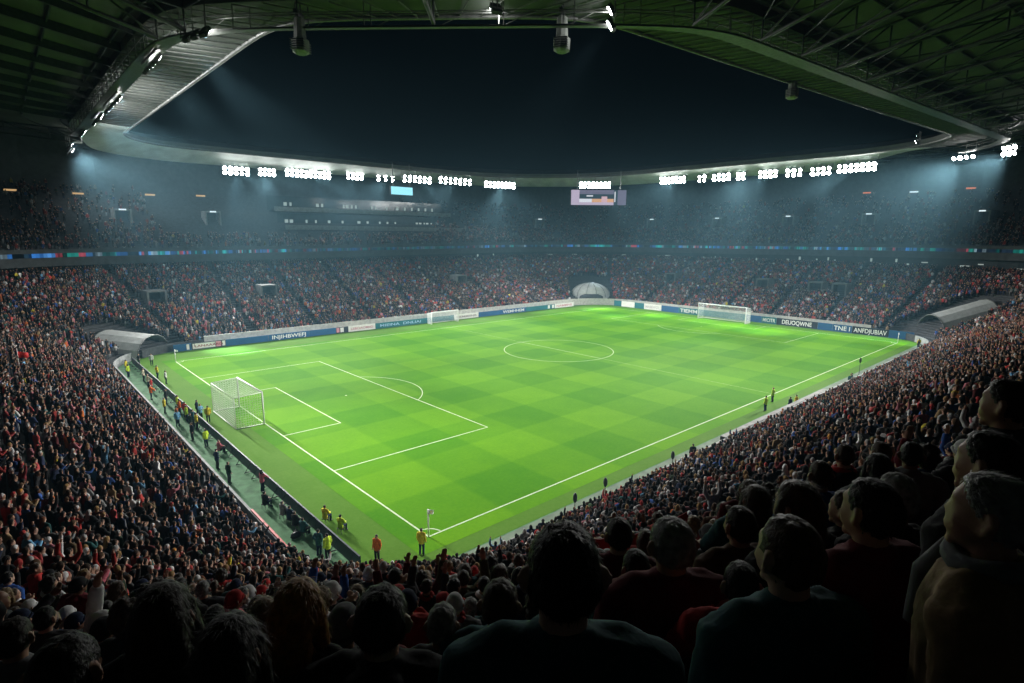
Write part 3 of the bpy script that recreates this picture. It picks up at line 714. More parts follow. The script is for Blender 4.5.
cells = [(-7.7, -5.4, -2.05, 2.05, 1), (-5.4, 4.2, .9, 2.05, 0), (-5.4, 4.2, -.35, .9, 2), (-3.4, -1.6, .25, .62, 5), (-5.4, -1.9, -1.3, -.35, 5), (-1.9, .8, -1.3, -.35, 4), (.8, 2.4, -1.3, .3, 3), (-5.4, 4.2, -2.05, -1.3, 1), (2.4, 4.2, -1.3, -.35, 4), (4.2, 5.3, -2.05, 2.05, 2), (4.4, 4.7, -1.2, 1.6, 5), (5.3, 7.7, -2.05, 2.05, 0)]
for j, (x0, x1, z0, z1, mi) in enumerate(cells):
    sb.mi = mi; y = .04 - .004 * j; sb.add([(x0, y, z0), (x1, y, z0), (x1, y, z1), (x0, y, z1)], [(0, 1, 2, 3)])
sb.obj('screen_picture', [M[k] for k in ms], g)
b = MB()
for x in (-6, 6): b.tube([(x, .3, 2), (x, .3, 7.2)], .12, 6)
b.obj('hanger', M['steel'], g)
g = empty('wall_screen', (62.9, 104.5, 30.6), label='small glowing blue screen under the far floodlights', cat='screen')
MB().box((0, .15, 0), (6.9, .25, 2.4)).obj('screen_housing', M['black_plastic'], g)
MB().box((0, 0, 0), (6.5, .03, 2.0)).obj('screen_picture', M['cyan_screen'], g)
b = MB(); [b.tube([(x, .2, 1), (x, .2, 6.9)], .1, 6) for x in (-2.5, 2.5)]; b.obj('hanger', M['steel'], g)
for (x, y, z, col, w) in ((-14.7, 120, 27.2, 'warm_glow', 'warm orange ceiling lamp at the left edge under the roof'), (-4.2, 120, 27.1, 'warm_glow', 'warm lamp second from the left edge under the roof'), (8.5, 120, 27.5, 'warm_glow', 'dim warm lamp third from the left under the roof'), (18.6, 120, 27.8, 'warm_glow', 'orange lamp fourth from the left, left of the far floodlight row'),
                          (162.2, 25, 31.6, 'red_glow', 'faint reddish lamp on the rear wall under the right floodlights'), (162.2, 14, 31.3, 'cool_glow', 'small white lamp on the rear wall under the right roof'), (162.2, 2.2, 31.6, 'red_glow', 'red lamp on the rear wall near the right edge')):
    g = empty('wall_lamp', (x, y, z), -math.pi / 2 if x > 100 else 0, label=w, cat='lamp', group='small lamps along the rear walls')
    MB().box((0, 0, 0), (1.9, .12, .35)).obj('lamp_glass', M[col], g); MB().box((0, .2, .05), (2.1, .25, .5)).obj('lamp_housing', M['dark_steel'], g)
# ------------------------------------------------------------------ people
from mathutils import noise
def evaluated(mb, name, voxel, ratio, smooth=3):
    me = mb.mesh(name, M['black_plastic']); o = bpy.data.objects.new(name, me); C.objects.link(o)
    r = o.modifiers.new('r', 'REMESH'); r.mode = 'VOXEL'; r.voxel_size = voxel
    s = o.modifiers.new('s', 'SMOOTH'); s.factor = .5; s.iterations = smooth
    if ratio < 1: d = o.modifiers.new('d', 'DECIMATE'); d.ratio = ratio
    dg = bpy.context.evaluated_depsgraph_get()
    out = bpy.data.meshes.new_from_object(o.evaluated_get(dg), depsgraph=dg); out.name = name
    bpy.data.objects.remove(o); bpy.data.meshes.remove(me)
    out.materials.clear(); return out
POSES = {
 'down': ([(.19, 0, 1.42), (.25, -.03, 1.15), (.24, .06, .91)], None, 0),
 'clap': ([(.19, .01, 1.42), (.27, .14, 1.19), (.045, .34, 1.31)], None, 0),
 'up': ([(.18, 0, 1.43), (.30, .06, 1.62), (.27, .10, 1.88)], None, 0),
 'pocket': ([(.19, 0, 1.42), (.30, -.09, 1.18), (.2, .09, .99)], None, 0),
 'fold': ([(.19, .01, 1.42), (.26, .10, 1.17), (-.03, .22, 1.2)], [(-.19, .01, 1.42), (-.26, .1, 1.17), (.05, .18, 1.16)], 0),
 'point': ([(.19, .01, 1.42), (.27, .2, 1.42), (.2, .42, 1.55)], [(-.19, 0, 1.42), (-.25, -.03, 1.15), (-.24, .06, .91)], 0),
 'sit': ([(.19, .01, 1.42), (.26, .12, 1.17), (.13, .34, 1.12)], None, 1),
 'lean': ([(.19, .05, 1.40), (.26, .25, 1.2), (.16, .42, 1.05)], None, 2)}
HZ = 1.64
def arms(pose):
    R, L, _ = POSES[pose]
    L = L or [(-x, y, z) for x, y, z in R]
    return R, L
def legs(pose):
    if POSES[pose][2] == 1:
        return [[(s * .1, 0, .9), (s * .13, .42, .93), (s * .12, .40, .55)] for s in (-1, 1)]
    return [[(s * .09, 0, .92), (s * .105, .03, .5), (s * .11, -.02, .08)] for s in (-1, 1)]
def torso_rings(e, z0=.8):
    R = [(.80, .15, .115), (.9, .172, .128), (1.0, .158, .118), (1.1, .15, .11), (1.2, .16, .116), (1.3, .176, .122), (1.38, .178, .115), (1.43, .15, .098), (1.475, .088, .078)]
    return [(0, -.005, z, rx + e, ry + e) for z, rx, ry in R if z >= z0]
def shoulders(b, pose, e, hand=True):
    for A, s in zip(arms(pose), (1, -1)):
        b.tube([(s * .05, 0, 1.44), (s * .13, 0, 1.435), A[0], A[1], A[2]], [.058 + e, .062 + e, .066 + e, .047 + e, .034 + e], 10)
def hand(b, w, el):
    w, el = Vector(w), Vector(el); d = (w - el).normalized()
    side = d.cross(Vector((0, 0, 1)) if abs(d.z) < .9 else Vector((0, 1, 0))).normalized(); nrm = side.cross(d)
    p = w + d * .05
    b.tube([w - d * .01, w + d * .03, w + d * .09], [.026, .04, .036], 8)
    for k, (o, l) in enumerate(((-.03, .065), (-.01, .08), (.01, .075), (.03, .058))):
        q = w + d * .085 + side * o
        b.tube([q - d * .02, q + d * l * .5 + nrm * .008, q + d * l * .95 + nrm * .03], [.0105, .0105, .009], 6)
    q = w + d * .035 + side * .035
    b.tube([q - side * .01, q + side * .028 + d * .025, q + side * .03 + d * .06 + nrm * .012], [.013, .0125, .010], 6)
def head(b):
    rg = []
    for i in range(15):
        a = -math.pi / 2 + math.pi * i / 14; z = math.sin(a); q = max(.03, math.cos(a)) ** .78
        jaw = 1 - .30 * ss((-z - .05) / .9); back = .02 * ss((z + .4)) 
        rg.append((0, .012 + (.018 if z < -.3 else 0) - back * .4, HZ + .118 * z, .077 * q * jaw, .098 * q * (1 - .16 * ss((-z - .1) / .9))))
    b.rings(rg, 20)
    b.tube([(0, .09, HZ + .03), (0, .106, HZ - .012), (0, .096, HZ - .024)], [.010, .0135, .012], 8)       # nose
    b.ell((0, .088, HZ - .058), (.03, .02, .012)); b.ell((0, .083, HZ - .1), (.03, .022, .02))               # mouth, chin
    b.ell((0, .085, HZ + .042), (.058, .018, .012))                                                            # brow
    for s in (-1, 1): b.tube([(s * .078, .012, HZ - .035), (s * .09, -.002, HZ - .015), (s * .096, -.014, HZ + .012), (s * .09, -.006, HZ + .03), (s * .08, .012, HZ + .028)], [.010, .013, .012, .011, .008], 8); b.ell((s * .045, .072, HZ - .02), (.02, .02, .018))
    b.tube([(0, -.02, 1.44), (0, -.008, 1.52), (0, .004, HZ - .05)], [.068, .056, .056], 12)                   # neck
def body_mesh(pose):
    b = MB(); head(b); b.rings(torso_rings(-.004), 20); shoulders(b, pose, -.004)
    for A in arms(pose): hand(b, A[2], A[1])
    for L in legs(pose):
        b.tube(L, [.088, .056, .042], 10); k = Vector(L[2]); b.tube([k + Vector((0, -.05, -.03)), k + Vector((0, .06, -.045)), k + Vector((0, .17, -.055))], [.045, .046, .032], 8)
    me = evaluated(b, 'body', .0115, .3, 2)
    n = len(me.polygons); c = np.empty(n * 3); me.polygons.foreach_get('center', c); c = c.reshape(-1, 3); mi = np.zeros(n, np.int32)
    foot = min(L[2][2] for L in legs(pose))
    mi[c[:, 2] < foot + .04] = 1
    for s in (-1, 1): mi[np.linalg.norm(c - np.array([s * .032, .1, HZ + .016]), axis=1) < .0105] = 2
    mi[(np.linalg.norm((c - np.array([0, .1, HZ - .058])) / np.array([.024, .03, .008]), axis=1) < 1)] = 3
    for _ in range(4): me.materials.append(None)
    me.polygons.foreach_set('material_index', mi); me.polygons.foreach_set('use_smooth', [True] * n); return me
def jacket_mesh(pose, hood=False, puff=.0):
    b = MB(); e = .026 + puff; z0 = .86 if POSES[pose][2] == 1 else .8
    b.rings([(0, -.005, z0 - .03, .165 + e * .8, .125 + e * .8)] + torso_rings(e, z0), 24); shoulders(b, pose, .022 + puff)
    b.tube([(0, -.018, 1.44), (0, -.012, 1.5), (0, -.006, 1.535)], [.092, .076, .07], 14)
    if hood:
        b.ell((0, -.085, 1.46), (.12, .075, .075)); b.tube([(-.1, -.02, 1.47), (-.07, .05, 1.46), (0, .08, 1.43), (.07, .05, 1.46), (.1, -.02, 1.47)], .03, 8)
    me = evaluated(b, 'jacket', .016, .45, 3)
    for v in me.vertices:
        fold = Vector((v.co.x * 16 + v.co.z * 10, v.co.y * 14, v.co.z * 7 - abs(v.co.x) * 9)); q = (1 - abs(noise.noise(fold)) * 2.2) * .007 + noise.noise(v.co * 26) * .004; v.co += v.normal * q
    me.materials.append(None); me.polygons.foreach_set('use_smooth', [True] * len(me.polygons)); return me
def trouser_mesh(pose):
    b = MB(); b.rings([(0, -.005, .82, .168, .13), (0, -.005, .9, .182, .14), (0, -.005, .98, .165, .125)], 20)
    for L in legs(pose): b.tube(L, [.105, .076, .066], 10)
    me = evaluated(b, 'trousers', .018, .4, 2); me.materials.append(None); me.polygons.foreach_set('use_smooth', [True] * len(me.polygons)); return me
def hair_mesh(kind):
    b = MB(); nu, nv = 28, 18; vs = []
    for i in range(nv + 1):
        a = -math.pi / 2 + math.pi * i / nv
        for j in range(nu):
            t = 2 * math.pi * j / nu; dx, dy, dz = math.cos(a) * math.cos(t), math.cos(a) * math.sin(t), math.sin(a)
            if kind == 'beanie': face = ss((dy - .55 - .1 * (dz - .2)) / .1) if dz < .32 else 0; low_ = ss((-.12 - dz) / .06); k = 1.13
            elif kind == 'short': face = max(ss((dy - .22 - .55 * max(0, dz)) / .16) * (1 if dz < .72 else 0), ss((dy + .22) / .14) * ss((.16 - dz) / .16) * ss((abs(dx) - .5) / .2)); low_ = ss((-.26 - dz) / .2); k = 1.055
            elif kind == 'buzz': face = max(ss((dy - .3 - .5 * max(0, dz)) / .16) * (1 if dz < .7 else 0), ss((dy + .22) / .14) * ss((.16 - dz) / .16) * ss((abs(dx) - .5) / .2)); low_ = ss((-.22 - dz) / .2); k = 1.035
            elif kind == 'bald': face = max(ss((dy + .1) / .2), ss((dz - .35) / .15)); low_ = ss((-.42 - dz) / .2); k = 1.05
            else: face = ss((dy - .35 - .5 * max(0, dz)) / .16) * (1 if dz < .75 else 0); low_ = 0; k = 1.11
            q = k + (0 if kind in ('beanie',) else .03 * noise.noise(Vector((dx, dy, dz)) * 4) + .03 * noise.noise(Vector((dx, dy, dz)) * 11))
            q = q * (1 - max(face, low_)) + .8 * max(face, low_)
            ca = max(.02, math.cos(a)); w_ = ca ** .74 / ca; vs.append((.080 * dx * w_ * q, .006 + .099 * dy * w_ * q, HZ + .116 * dz * (q * .55 + .45 * min(q, 1.04)) + (.012 if kind == 'curly' else 0)))
    fs = [(i * nu + j, i * nu + (j + 1) % nu, (i + 1) * nu + (j + 1) % nu, (i + 1) * nu + j) for i in range(nv) for j in range(nu)]
    b.add(vs, fs)
    if kind == 'curly':
        for _ in range(70):
            u = random.uniform(0, 2 * math.pi); w = random.uniform(-.3, 1); r = math.sqrt(max(0, 1 - w * w)); dx, dy = r * math.cos(u), r * math.sin(u)
            if dy > .3 and w < .5: continue
            b.ell((.085 * dx, .005 + .105 * dy, HZ + .02 + .125 * w), (.028, .028, .026), 7, 5)
    if kind == 'long':
        rg = [(0, -.035, HZ + .05, .083, .062), (0, -.05, HZ - .05, .092, .058), (0, -.065, HZ - .15, .105, .05), (0, -.075, HZ - .25, .11, .045), (0, -.075, HZ - .33, .09, .035), (0, -.07, HZ - .38, .05, .02)]
        b.rings(rg, 22)
        for s in (-1, 1): b.tube([(s * .07, .03, HZ + .05), (s * .086, .03, HZ - .05), (s * .092, .03, HZ - .15), (s * .08, .04, HZ - .25)], [.024, .028, .026, .012], 8)
    if kind == 'beanie': b.tube([(.087 * math.cos(t), .01 + .108 * math.sin(t), HZ + .0 + .025 * math.sin(t)) for t in np.linspace(0, 2 * math.pi, 22)], .014, 6)
    me = evaluated(b, 'hair', .009, .3, 1) if kind in ('long', 'curly') else b.mesh('hair', [])
    for v in me.vertices:
        if kind != 'beanie': v.co += v.normal * (noise.noise(Vector((v.co.x * 60, v.co.y * 60, v.co.z * 22))) * .006)
    if kind != 'beanie':
        me.calc_loop_triangles(); vn = [v.normal.copy() for v in me.vertices]; sv, sf = [], []
        tri = [t for t in me.loop_triangles]; ar = np.array([t.area for t in tri]); pk = RNG.choice(len(tri), {'buzz': 2600, 'bald': 1300, 'long': 3200}.get(kind, 2800), p=ar / ar.sum())
        ln = {'buzz': .009, 'bald': .012, 'short': .024, 'curly': .03, 'long': .06}[kind]
        for ti in pk:
            t = tri[ti]; w = RNG.dirichlet((1, 1, 1)); co = sum((me.vertices[i].co * float(w[q]) for q, i in enumerate(t.vertices)), Vector()); nn = sum((vn[i] * float(w[q]) for q, i in enumerate(t.vertices)), Vector()).normalized()
            rel = Vector((co.x / .078, (co.y - .008) / .099, (co.z - HZ) / .118))
            if kind != 'long' and (rel.length < .97 if kind != 'curly' else rel.length < .9): continue
            dn = Vector((0, -.35, -1)) if kind == 'long' else Vector((.3 * rel.x, -.5, -.55)); dn = (dn - nn * dn.dot(nn)); dn = dn.normalized() if dn.length > .05 else Vector((0, -1, 0))
            jit = Vector(RNG.normal(0, .2, 3)); lift = .4 if kind in ('buzz', 'bald') else .2
            d1 = (dn + nn * lift + jit * .8).normalized(); d2 = (dn + nn * .05 + jit).normalized(); l = ln * RNG.uniform(.5, 1.3); sd = d1.cross(nn); sd = sd.normalized() * .001 if sd.length > .01 else Vector((.001, 0, 0))
            p1 = co + d1 * l * .5; p2 = p1 + d2 * l * .5; k0 = len(sv); sv += [co - sd, co + sd, p1 + sd * .8, p1 - sd * .8, p2]; sf += [(k0, k0 + 1, k0 + 2, k0 + 3), (k0 + 3, k0 + 2, k0 + 4)]
        n0 = len(me.vertices); allv = [tuple(v.co) for v in me.vertices] + [tuple(v) for v in sv]; allf = [tuple(p.vertices) for p in me.polygons] + [tuple(i + n0 for i in f) for f in sf]
        bpy.data.meshes.remove(me); me = bpy.data.meshes.new('hair'); me.from_pydata(allv, [], allf); me.update()
    me.materials.clear(); me.materials.append(None); me.polygons.foreach_set('use_smooth', [True] * len(me.polygons)); return me
def scarf_mesh():
    b = MB(); b.tube([(.085 * math.cos(t), -.005 + .085 * math.sin(t), 1.515 + .012 * math.sin(2 * t)) for t in np.linspace(0, 2 * math.pi, 20)], .03, 8)
    b.tube([(.05, .09, 1.5), (.06, .15, 1.38), (.065, .16, 1.2)], [.03, .035, .03], 8)
    me = b.mesh('scarf', []); me.materials.clear(); me.materials.append(None); me.polygons.foreach_set('use_smooth', [True] * len(me.polygons)); return me
BODY = {p: body_mesh(p) for p in POSES}; TROUS = {p: trouser_mesh(p) for p in ('down', 'sit')}
JACK = {(p, h): jacket_mesh(p, h) for p in POSES for h in (False, True)}
HAIR = {k: hair_mesh(k) for k in ('short', 'buzz', 'bald', 'long', 'curly', 'beanie')}; SCARF = scarf_mesh()
CLOTH = {'black': (.012, .012, .014), 'charcoal': (.035, .036, .04), 'navy': (.012, .02, .05), 'dark green': (.015, .035, .022), 'teal': (.02, .075, .085), 'maroon': (.11, .012, .018), 'red': (.36, .022, .02), 'grey': (.16, .165, .17), 'tan': (.2, .135, .07), 'brown': (.075, .04, .022), 'blue': (.025, .075, .27), 'white': (.6, .6, .6), 'orange': (.55, .12, .02), 'olive': (.07, .07, .03), 'pink': (.5, .13, .17), 'yellow': (.62, .5, .04), 'lime': (.45, .62, .04), 'sky blue': (.15, .35, .55), 'cream': (.5, .44, .33)}
MC = {k: mat('cloth_' + k.replace(' ', '_'), v, .9, .25, 9, .5, spec=.15) for k, v in CLOTH.items()}
HAIRC = {'black': (.008, .007, .006), 'dark brown': (.02, .012, .008), 'brown': (.055, .03, .015), 'blond': (.2, .125, .05), 'grey': (.24, .24, .235), 'white': (.42, .42, .42), 'auburn': (.09, .03, .012), 'orange_lit': (.34, .15, .03)}  # last entry has orange light painted into the hair colour
MH = {k: mat('hair_' + k.replace(' ', '_'), v, .55, .45, 40, .6, spec=.3) for k, v in HAIRC.items()}
MS = [mat('skin_tone', c, .55, .12, 8) for c in ((.42, .235, .165), (.36, .195, .13), (.5, .31, .235), (.2, .1, .062))]
M_EYE = mat('eye_dark', (.02, .015, .012), .2, .1, 5); M_LIP = mat('lip_tone', (.3, .12, .1), .5, .1, 5); M_SHOE = mat('shoe_leather', (.015, .014, .013), .5, .2, 5)
def slot(o, mats):
    for s, m in zip(o.material_slots, mats): s.link = 'OBJECT'; s.material = m
def person(x, y, z, h, yaw, pose, jacket, hairkind, hairc, trousers='black', skin=0, hood=False, scarf=None, label=None, group=None, wide=1.0, vest=None):
    g = empty('person', (x, y, z), yaw); k = h / 1.765; g.scale = (k * wide, k * wide, k); tag(g, label, 'person', group)
    dz = 0
    if POSES[pose][2] == 1: dz = -.47
    def part(n, me, mats):
        o = link(n, me, g, (0, 0, dz)); slot(o, mats); return o
    part('body', BODY[pose], [MS[skin], M_SHOE, M_EYE, M_LIP])
    part('jacket' if not vest else 'jacket', JACK[(pose, hood)], [MC[jacket]])
    part('trousers', TROUS['sit' if POSES[pose][2] == 1 else 'down'], [MC[trousers]])
    if hairkind != 'none': part('hat' if hairkind == 'beanie' else 'hair', HAIR[hairkind], [MC[hairc] if hairkind == 'beanie' else MH[hairc]])
    if scarf: part('scarf', SCARF, [MC[scarf]])
    return g
def face(x, y, tx=52.5, ty=34): return math.atan2(ty - y, tx - x) - math.pi / 2
# --- spectators one can pick out: (x, y, z of the crown, pose, jacket, hair kind, hair colour, hood, scarf, turn, wide, label)
FG = [
 (-17.81, -27.61, 18.50, 'down', 'teal', 'short', 'black', 0, None, .0, 1.0, 'man with short dark hair and dark teal jacket, his back filling the bottom centre'),
 (-16.47, -27.10, 17.84, 'down', 'maroon', 'short', 'grey', 0, None, .1, 1.12, 'grey-haired person in a dark red and black jacket right of the big central head'),
 (-16.58, -27.49, 17.84, 'clap', 'red', 'short', 'black', 1, None, -.1, .95, 'dark-haired person in a red hooded top at the bottom, right of centre'),
 (-16.92, -27.79, 18.28, 'down', 'teal', 'buzz', 'brown', 0, None, .25, 1.0, 'man with cropped brown hair in a blue-green jacket at the bottom right'),
 (-16.42, -27.88, 18.29, 'pocket', 'maroon', 'short', 'black', 0, None, .35, 1.0, 'dark-haired person in a maroon top between the cropped man and the grey-haired man in profile'),
 (-15.70, -27.80, 18.08, 'down', 'black', 'short', 'grey', 0, None, .1, .9, 'person with rounded grey hair and a pale collar standing behind the maroon top'),
 (-16.85, -28.25, 18.56, 'down', 'tan', 'short', 'grey', 0, 'grey', .7, 1.0, 'grey-haired man in a tan jacket and grey collar, seen in profile at the right edge'),
 (-16.09, -28.15, 18.47, 'down', 'charcoal', 'short', 'black', 0, None, .45, 1.0, 'person with thick dark hair at the right edge, above the grey-haired man in profile'),
 (-17.10, -26.57, 17.53, 'down', 'teal', 'short', 'brown', 0, None, -.1, 1.0, 'person with short brown hair left of the big central head'),
 (-17.25, -26.30, 17.33, 'down', 'charcoal', 'short', 'grey', 0, None, 0, .95, 'person with rim-lit grey hair and a dark jacket at the bottom, left of centre'),
 (-17.87, -26.83, 17.97, 'down', 'black', 'short', 'black', 1, None, .0, 1.05, 'broad person with black hair and hooded jacket at the bottom left of centre'),
 (-17.63, -25.99, 17.34, 'down', 'charcoal', 'beanie', 'grey', 0, None, 0, .95, 'person in a grey knitted hat beside the broad black-haired person'),
 (-18.03, -26.49, 17.90, 'down', 'black', 'long', 'orange_lit', 0, None, -.3, .95, 'person with long orange-lit hair at the bottom, left of the grey knitted hat'),
 (-18.31, -26.66, 17.98, 'down', 'black', 'long', 'black', 0, None, 0, 1.0, 'person with a rounded mass of black hair at the bottom, left of orange-lit hair'),
 (-18.40, -26.14, 17.87, 'down', 'black', 'long', 'dark brown', 0, None, .2, 1.0, 'person with long dark brown hair leaning at the bottom left'),
 (-18.31, -23.92, 16.58, 'down', 'charcoal', 'curly', 'brown', 0, None, .3, .95, 'person with curly brown hair behind the long dark brown hair'),
 (-18.70, -26.35, 17.93, 'down', 'olive', 'buzz', 'black', 1, None, .2, 1.1, 'broad dark person in an olive hooded jacket at the bottom left corner'),
 (-16.21, -26.73, 17.41, 'pocket', 'teal', 'short', 'black', 0, None, .2, .95, 'dark-haired person in a pale teal coat between the big central head and the grey-haired person'),
 (-15.64, -26.19, 17.19, 'down', 'maroon', 'short', 'dark brown', 0, None, .1, 1, 'dark-haired person with a red collar in front of the grey-haired person in dark red'),
 (-14.38, -26.24, 16.70, 'down', 'grey', 'beanie', 'grey', 0, None, .4, 1, 'person in a small grey knitted hat right of the grey-haired person in dark red'),
 (-15.75, -27.10, 17.66, 'down', 'brown', 'short', 'dark brown', 0, None, .2, 1, 'dark brown-haired person in a brown jacket above the red hooded top'),
 (-15.91, -27.45, 17.98, 'down', 'black', 'long', 'brown', 0, None, .5, 1, 'person with long brown hair above the cropped man at the right'),
 (-15.32, -27.50, 17.75, 'clap', 'black', 'short', 'brown', 0, None, .6, 1, 'person with short brown hair, hands together, left of the rounded grey hair'),
 (-14.14, -28.03, 18.10, 'down', 'maroon', 'short', 'brown', 0, None, .7, 1, 'person in maroon with a lit face turned left, high at the right edge'),
 (-14.90, -28.06, 18.45, 'down', 'charcoal', 'short', 'dark brown', 0, None, .5, 1, 'person in charcoal with a large dark head, highest at the right edge'),
 (-18.88, -24.40, 17.00, 'down', 'grey', 'short', 'dark brown', 0, None, .3, 1, 'dark-haired person in a pale grey coat at the left edge near the bottom'),
 (-16.91, -23.94, 16.08, 'down', 'white', 'short', 'blond', 0, None, 0, 1, 'blond person in a white top below the grey curved corner wall'),
 (-17.56, -24.47, 16.55, 'down', 'brown', 'long', 'blond', 0, None, -.2, 1, 'person with long blond hair and a brown coat above the orange-lit hair'),
 (-15.73, -25.44, 16.57, 'clap', 'navy', 'short', 'brown', 0, None, 0, 1, 'brown-haired person in navy with hands together, just left of the big central head'),
]
TAKEN = []
for (x, y, zt_, pose, jk, hk, hc, hood, scarf, turn, wide, label) in FG:
    z = ground_z(x, y); h = min(1.98, max(1.55, zt_ - z)); z = max(z, min(z + .3, zt_ - h)); TAKEN.append((x, y, .36))
    person(x, y, z, h, math.radians(-42) + turn, pose, jk, hk, hc, 'black', RNG.integers(3), bool(hood), scarf, label, 'spectators closest to the camera', wide)
# --- people at the pitch side
PS = [
 (-3.9, -.4, 'down', 'orange', 'short', 'dark brown', 'steward in an orange jacket standing behind the near corner, hands down'),
 (-1.5, -1.5, 'down', 'yellow', 'short', 'brown', 'steward in a yellow jacket standing right by the near corner flag'),
 (-5.7, 13.7, 'lean', 'pink', 'long', 'black', 'person in a pink and grey top leaning on the dark barrier'),
 (-4.2, 6.1, 'sit', 'yellow', 'short', 'brown', 'crouching steward in yellow on the grass side of the dark barrier'),
 (-4.0, 4.2, 'sit', 'lime', 'short', 'black', 'second crouching person in lime, closer to the corner on the grass side of the barrier'),
 (-6.0, 7.6, 'sit', 'navy', 'short', 'black', 'seated photographer in navy behind the barrier, next to the white bag'),
 (-6.05, 6.6, 'sit', 'black', 'short', 'brown', 'seated photographer in black, middle of the row behind the barrier'),
 (-6.0, 5.4, 'sit', 'teal', 'short', 'dark brown', 'seated photographer in teal behind the barrier, nearest the corner'),
 (-6.1, 8.6, 'sit', 'grey', 'short', 'grey', 'grey-haired seated photographer in grey, furthest in the row'),
 (-6.0, 1.7, 'down', 'lime', 'short', 'black', 'steward in a lime vest standing at the corner end of the barrier'),
 (-6.2, 2.5, 'pocket', 'teal', 'short', 'black', 'person in teal beside the lime steward at the barrier end'),
 (-6.5, 10.9, 'sit', 'black', 'short', 'black', 'person in black sitting low against the stand wall'),
 (-6.3, 26.5, 'down', 'lime', 'short', 'brown', 'steward in lime on the green walkway behind the goal'),
 (-5.9, 24.0, 'sit', 'pink', 'short', 'brown', 'seated person in pink behind the right side of the goal'),
 (-6.7, 65, 'down', 'yellow', 'short', 'brown', 'steward in yellow standing below the left tunnel canopy by the crowd'),
 (-4.2, 58.3, 'pocket', 'yellow', 'short', 'black', 'steward in yellow on the grass by the barrier, left of the goal'),
 (-6.2, 50.9, 'down', 'red', 'short', 'blond', 'person in red walking on the green walkway'),
 (-6.0, 44.0, 'down', 'black', 'short', 'black', 'person in black standing alone on the green walkway'),
 (-6.1, 53.5, 'lean', 'cream', 'short', 'brown', 'person in cream bending forward on the green walkway'),
 (-4.0, 54.2, 'down', 'white', 'short', 'brown', 'person in white on the grass side of the barrier'),
 (-5.8, 38.6, 'down', 'orange', 'short', 'black', 'steward in orange, left of the group behind the goal'),
 (-5.6, 37.2, 'down', 'red', 'short', 'brown', 'person in red within the group behind the goal'),
 (-4.5, 37.0, 'pocket', 'navy', 'short', 'black', 'person in navy at the back of the group behind the goal'),
 (-5.8, 35.6, 'down', 'lime', 'short', 'black', 'steward in lime in the middle of the group behind the goal'),
 (-4.6, 35.2, 'fold', 'sky blue', 'short', 'blond', 'person in sky blue with folded arms in the group behind the goal'),
 (-5.7, 33.6, 'down', 'teal', 'short', 'black', 'tall person in teal at the right of the group behind the goal'),
 (-6.2, 32.4, 'down', 'dark green', 'short', 'brown', 'person in dark green in front of the group behind the goal'),
 (-4.2, 34.0, 'down', 'yellow', 'short', 'brown', 'steward in yellow nearest the goal net'),
 (-6.9, 40.2, 'down', 'yellow', 'short', 'brown', 'steward in yellow at the left end of the group behind the goal'),
 (-6.6, 36.0, 'pocket', 'orange', 'short', 'black', 'steward in orange with hands in pockets, nearest the wall behind the goal'),
 (-6.9, 34.4, 'down', 'sky blue', 'short', 'brown', 'person in sky blue by the wall behind the goal'),
 (-5.6, 40.4, 'down', 'lime', 'short', 'black', 'steward in lime at the barrier left of the goal'),
 (-5.7, 32.2, 'down', 'yellow', 'short', 'black', 'steward in yellow at the barrier right of the goal group'),
 (-6.8, 29.2, 'down', 'black', 'short', 'brown', 'person in black on the walkway between the group and the lime steward'),
 (-7.0, 20.5, 'pocket', 'navy', 'short', 'black', 'person in navy on the walkway right of the goal, hands in pockets'),
 (-7.1, 17.0, 'down', 'dark green', 'short', 'brown', 'person in dark green near the wall behind the leaning person in pink'),
 (-7.0, 61.5, 'down', 'lime', 'short', 'brown', 'steward in lime on the walkway near the left tunnel canopy'),
 (-5.9, 57.5, 'down', 'cream', 'short', 'black', 'person in cream by the barrier near the left tunnel canopy'),
 (-6.9, 47.3, 'lean', 'orange', 'short', 'black', 'person in orange bending over on the walkway, left of the goal'),
 (-3.2, 67.5, 'down', 'white', 'short', 'brown', 'person in white standing in the mouth of the left tunnel canopy'),
 (-4.6, 68.6, 'pocket', 'black', 'short', 'black', 'person in black beside the left tunnel canopy'),
 (46.6, -4.5, 'down', 'yellow', 'short', 'black', 'steward in a bright yellow jacket on the path along the near touchline'),
 (45.2, -4.4, 'down', 'navy', 'short', 'black', 'person in navy beside the bright yellow steward on the touchline path'),
 (43.6, -2.4, 'down', 'lime', 'short', 'brown', 'assistant in lime standing just outside the near touchline'),
 (47.8, -1.4, 'down', 'lime', 'short', 'blond', 'distant person in lime on the near touchline itself'),
 (62.2, -5.2, 'down', 'teal', 'short', 'black', 'person in a teal green jacket standing above the crowd by the tall black microphone'),
 (63.2, -5.0, 'pocket', 'dark green', 'short', 'black', 'person in a dark green jacket next to the teal green one'),
 (23.8, -4.9, 'down', 'black', 'short', 'black', 'man in black standing on the touchline path above the crowd'),
 (101.5, -4.0, 'down', 'yellow', 'short', 'brown', 'distant steward in yellow in front of the right tunnel canopy'),
 (99.5, -4.4, 'down', 'black', 'short', 'brown', 'distant person in black near the right tunnel canopy'),
]
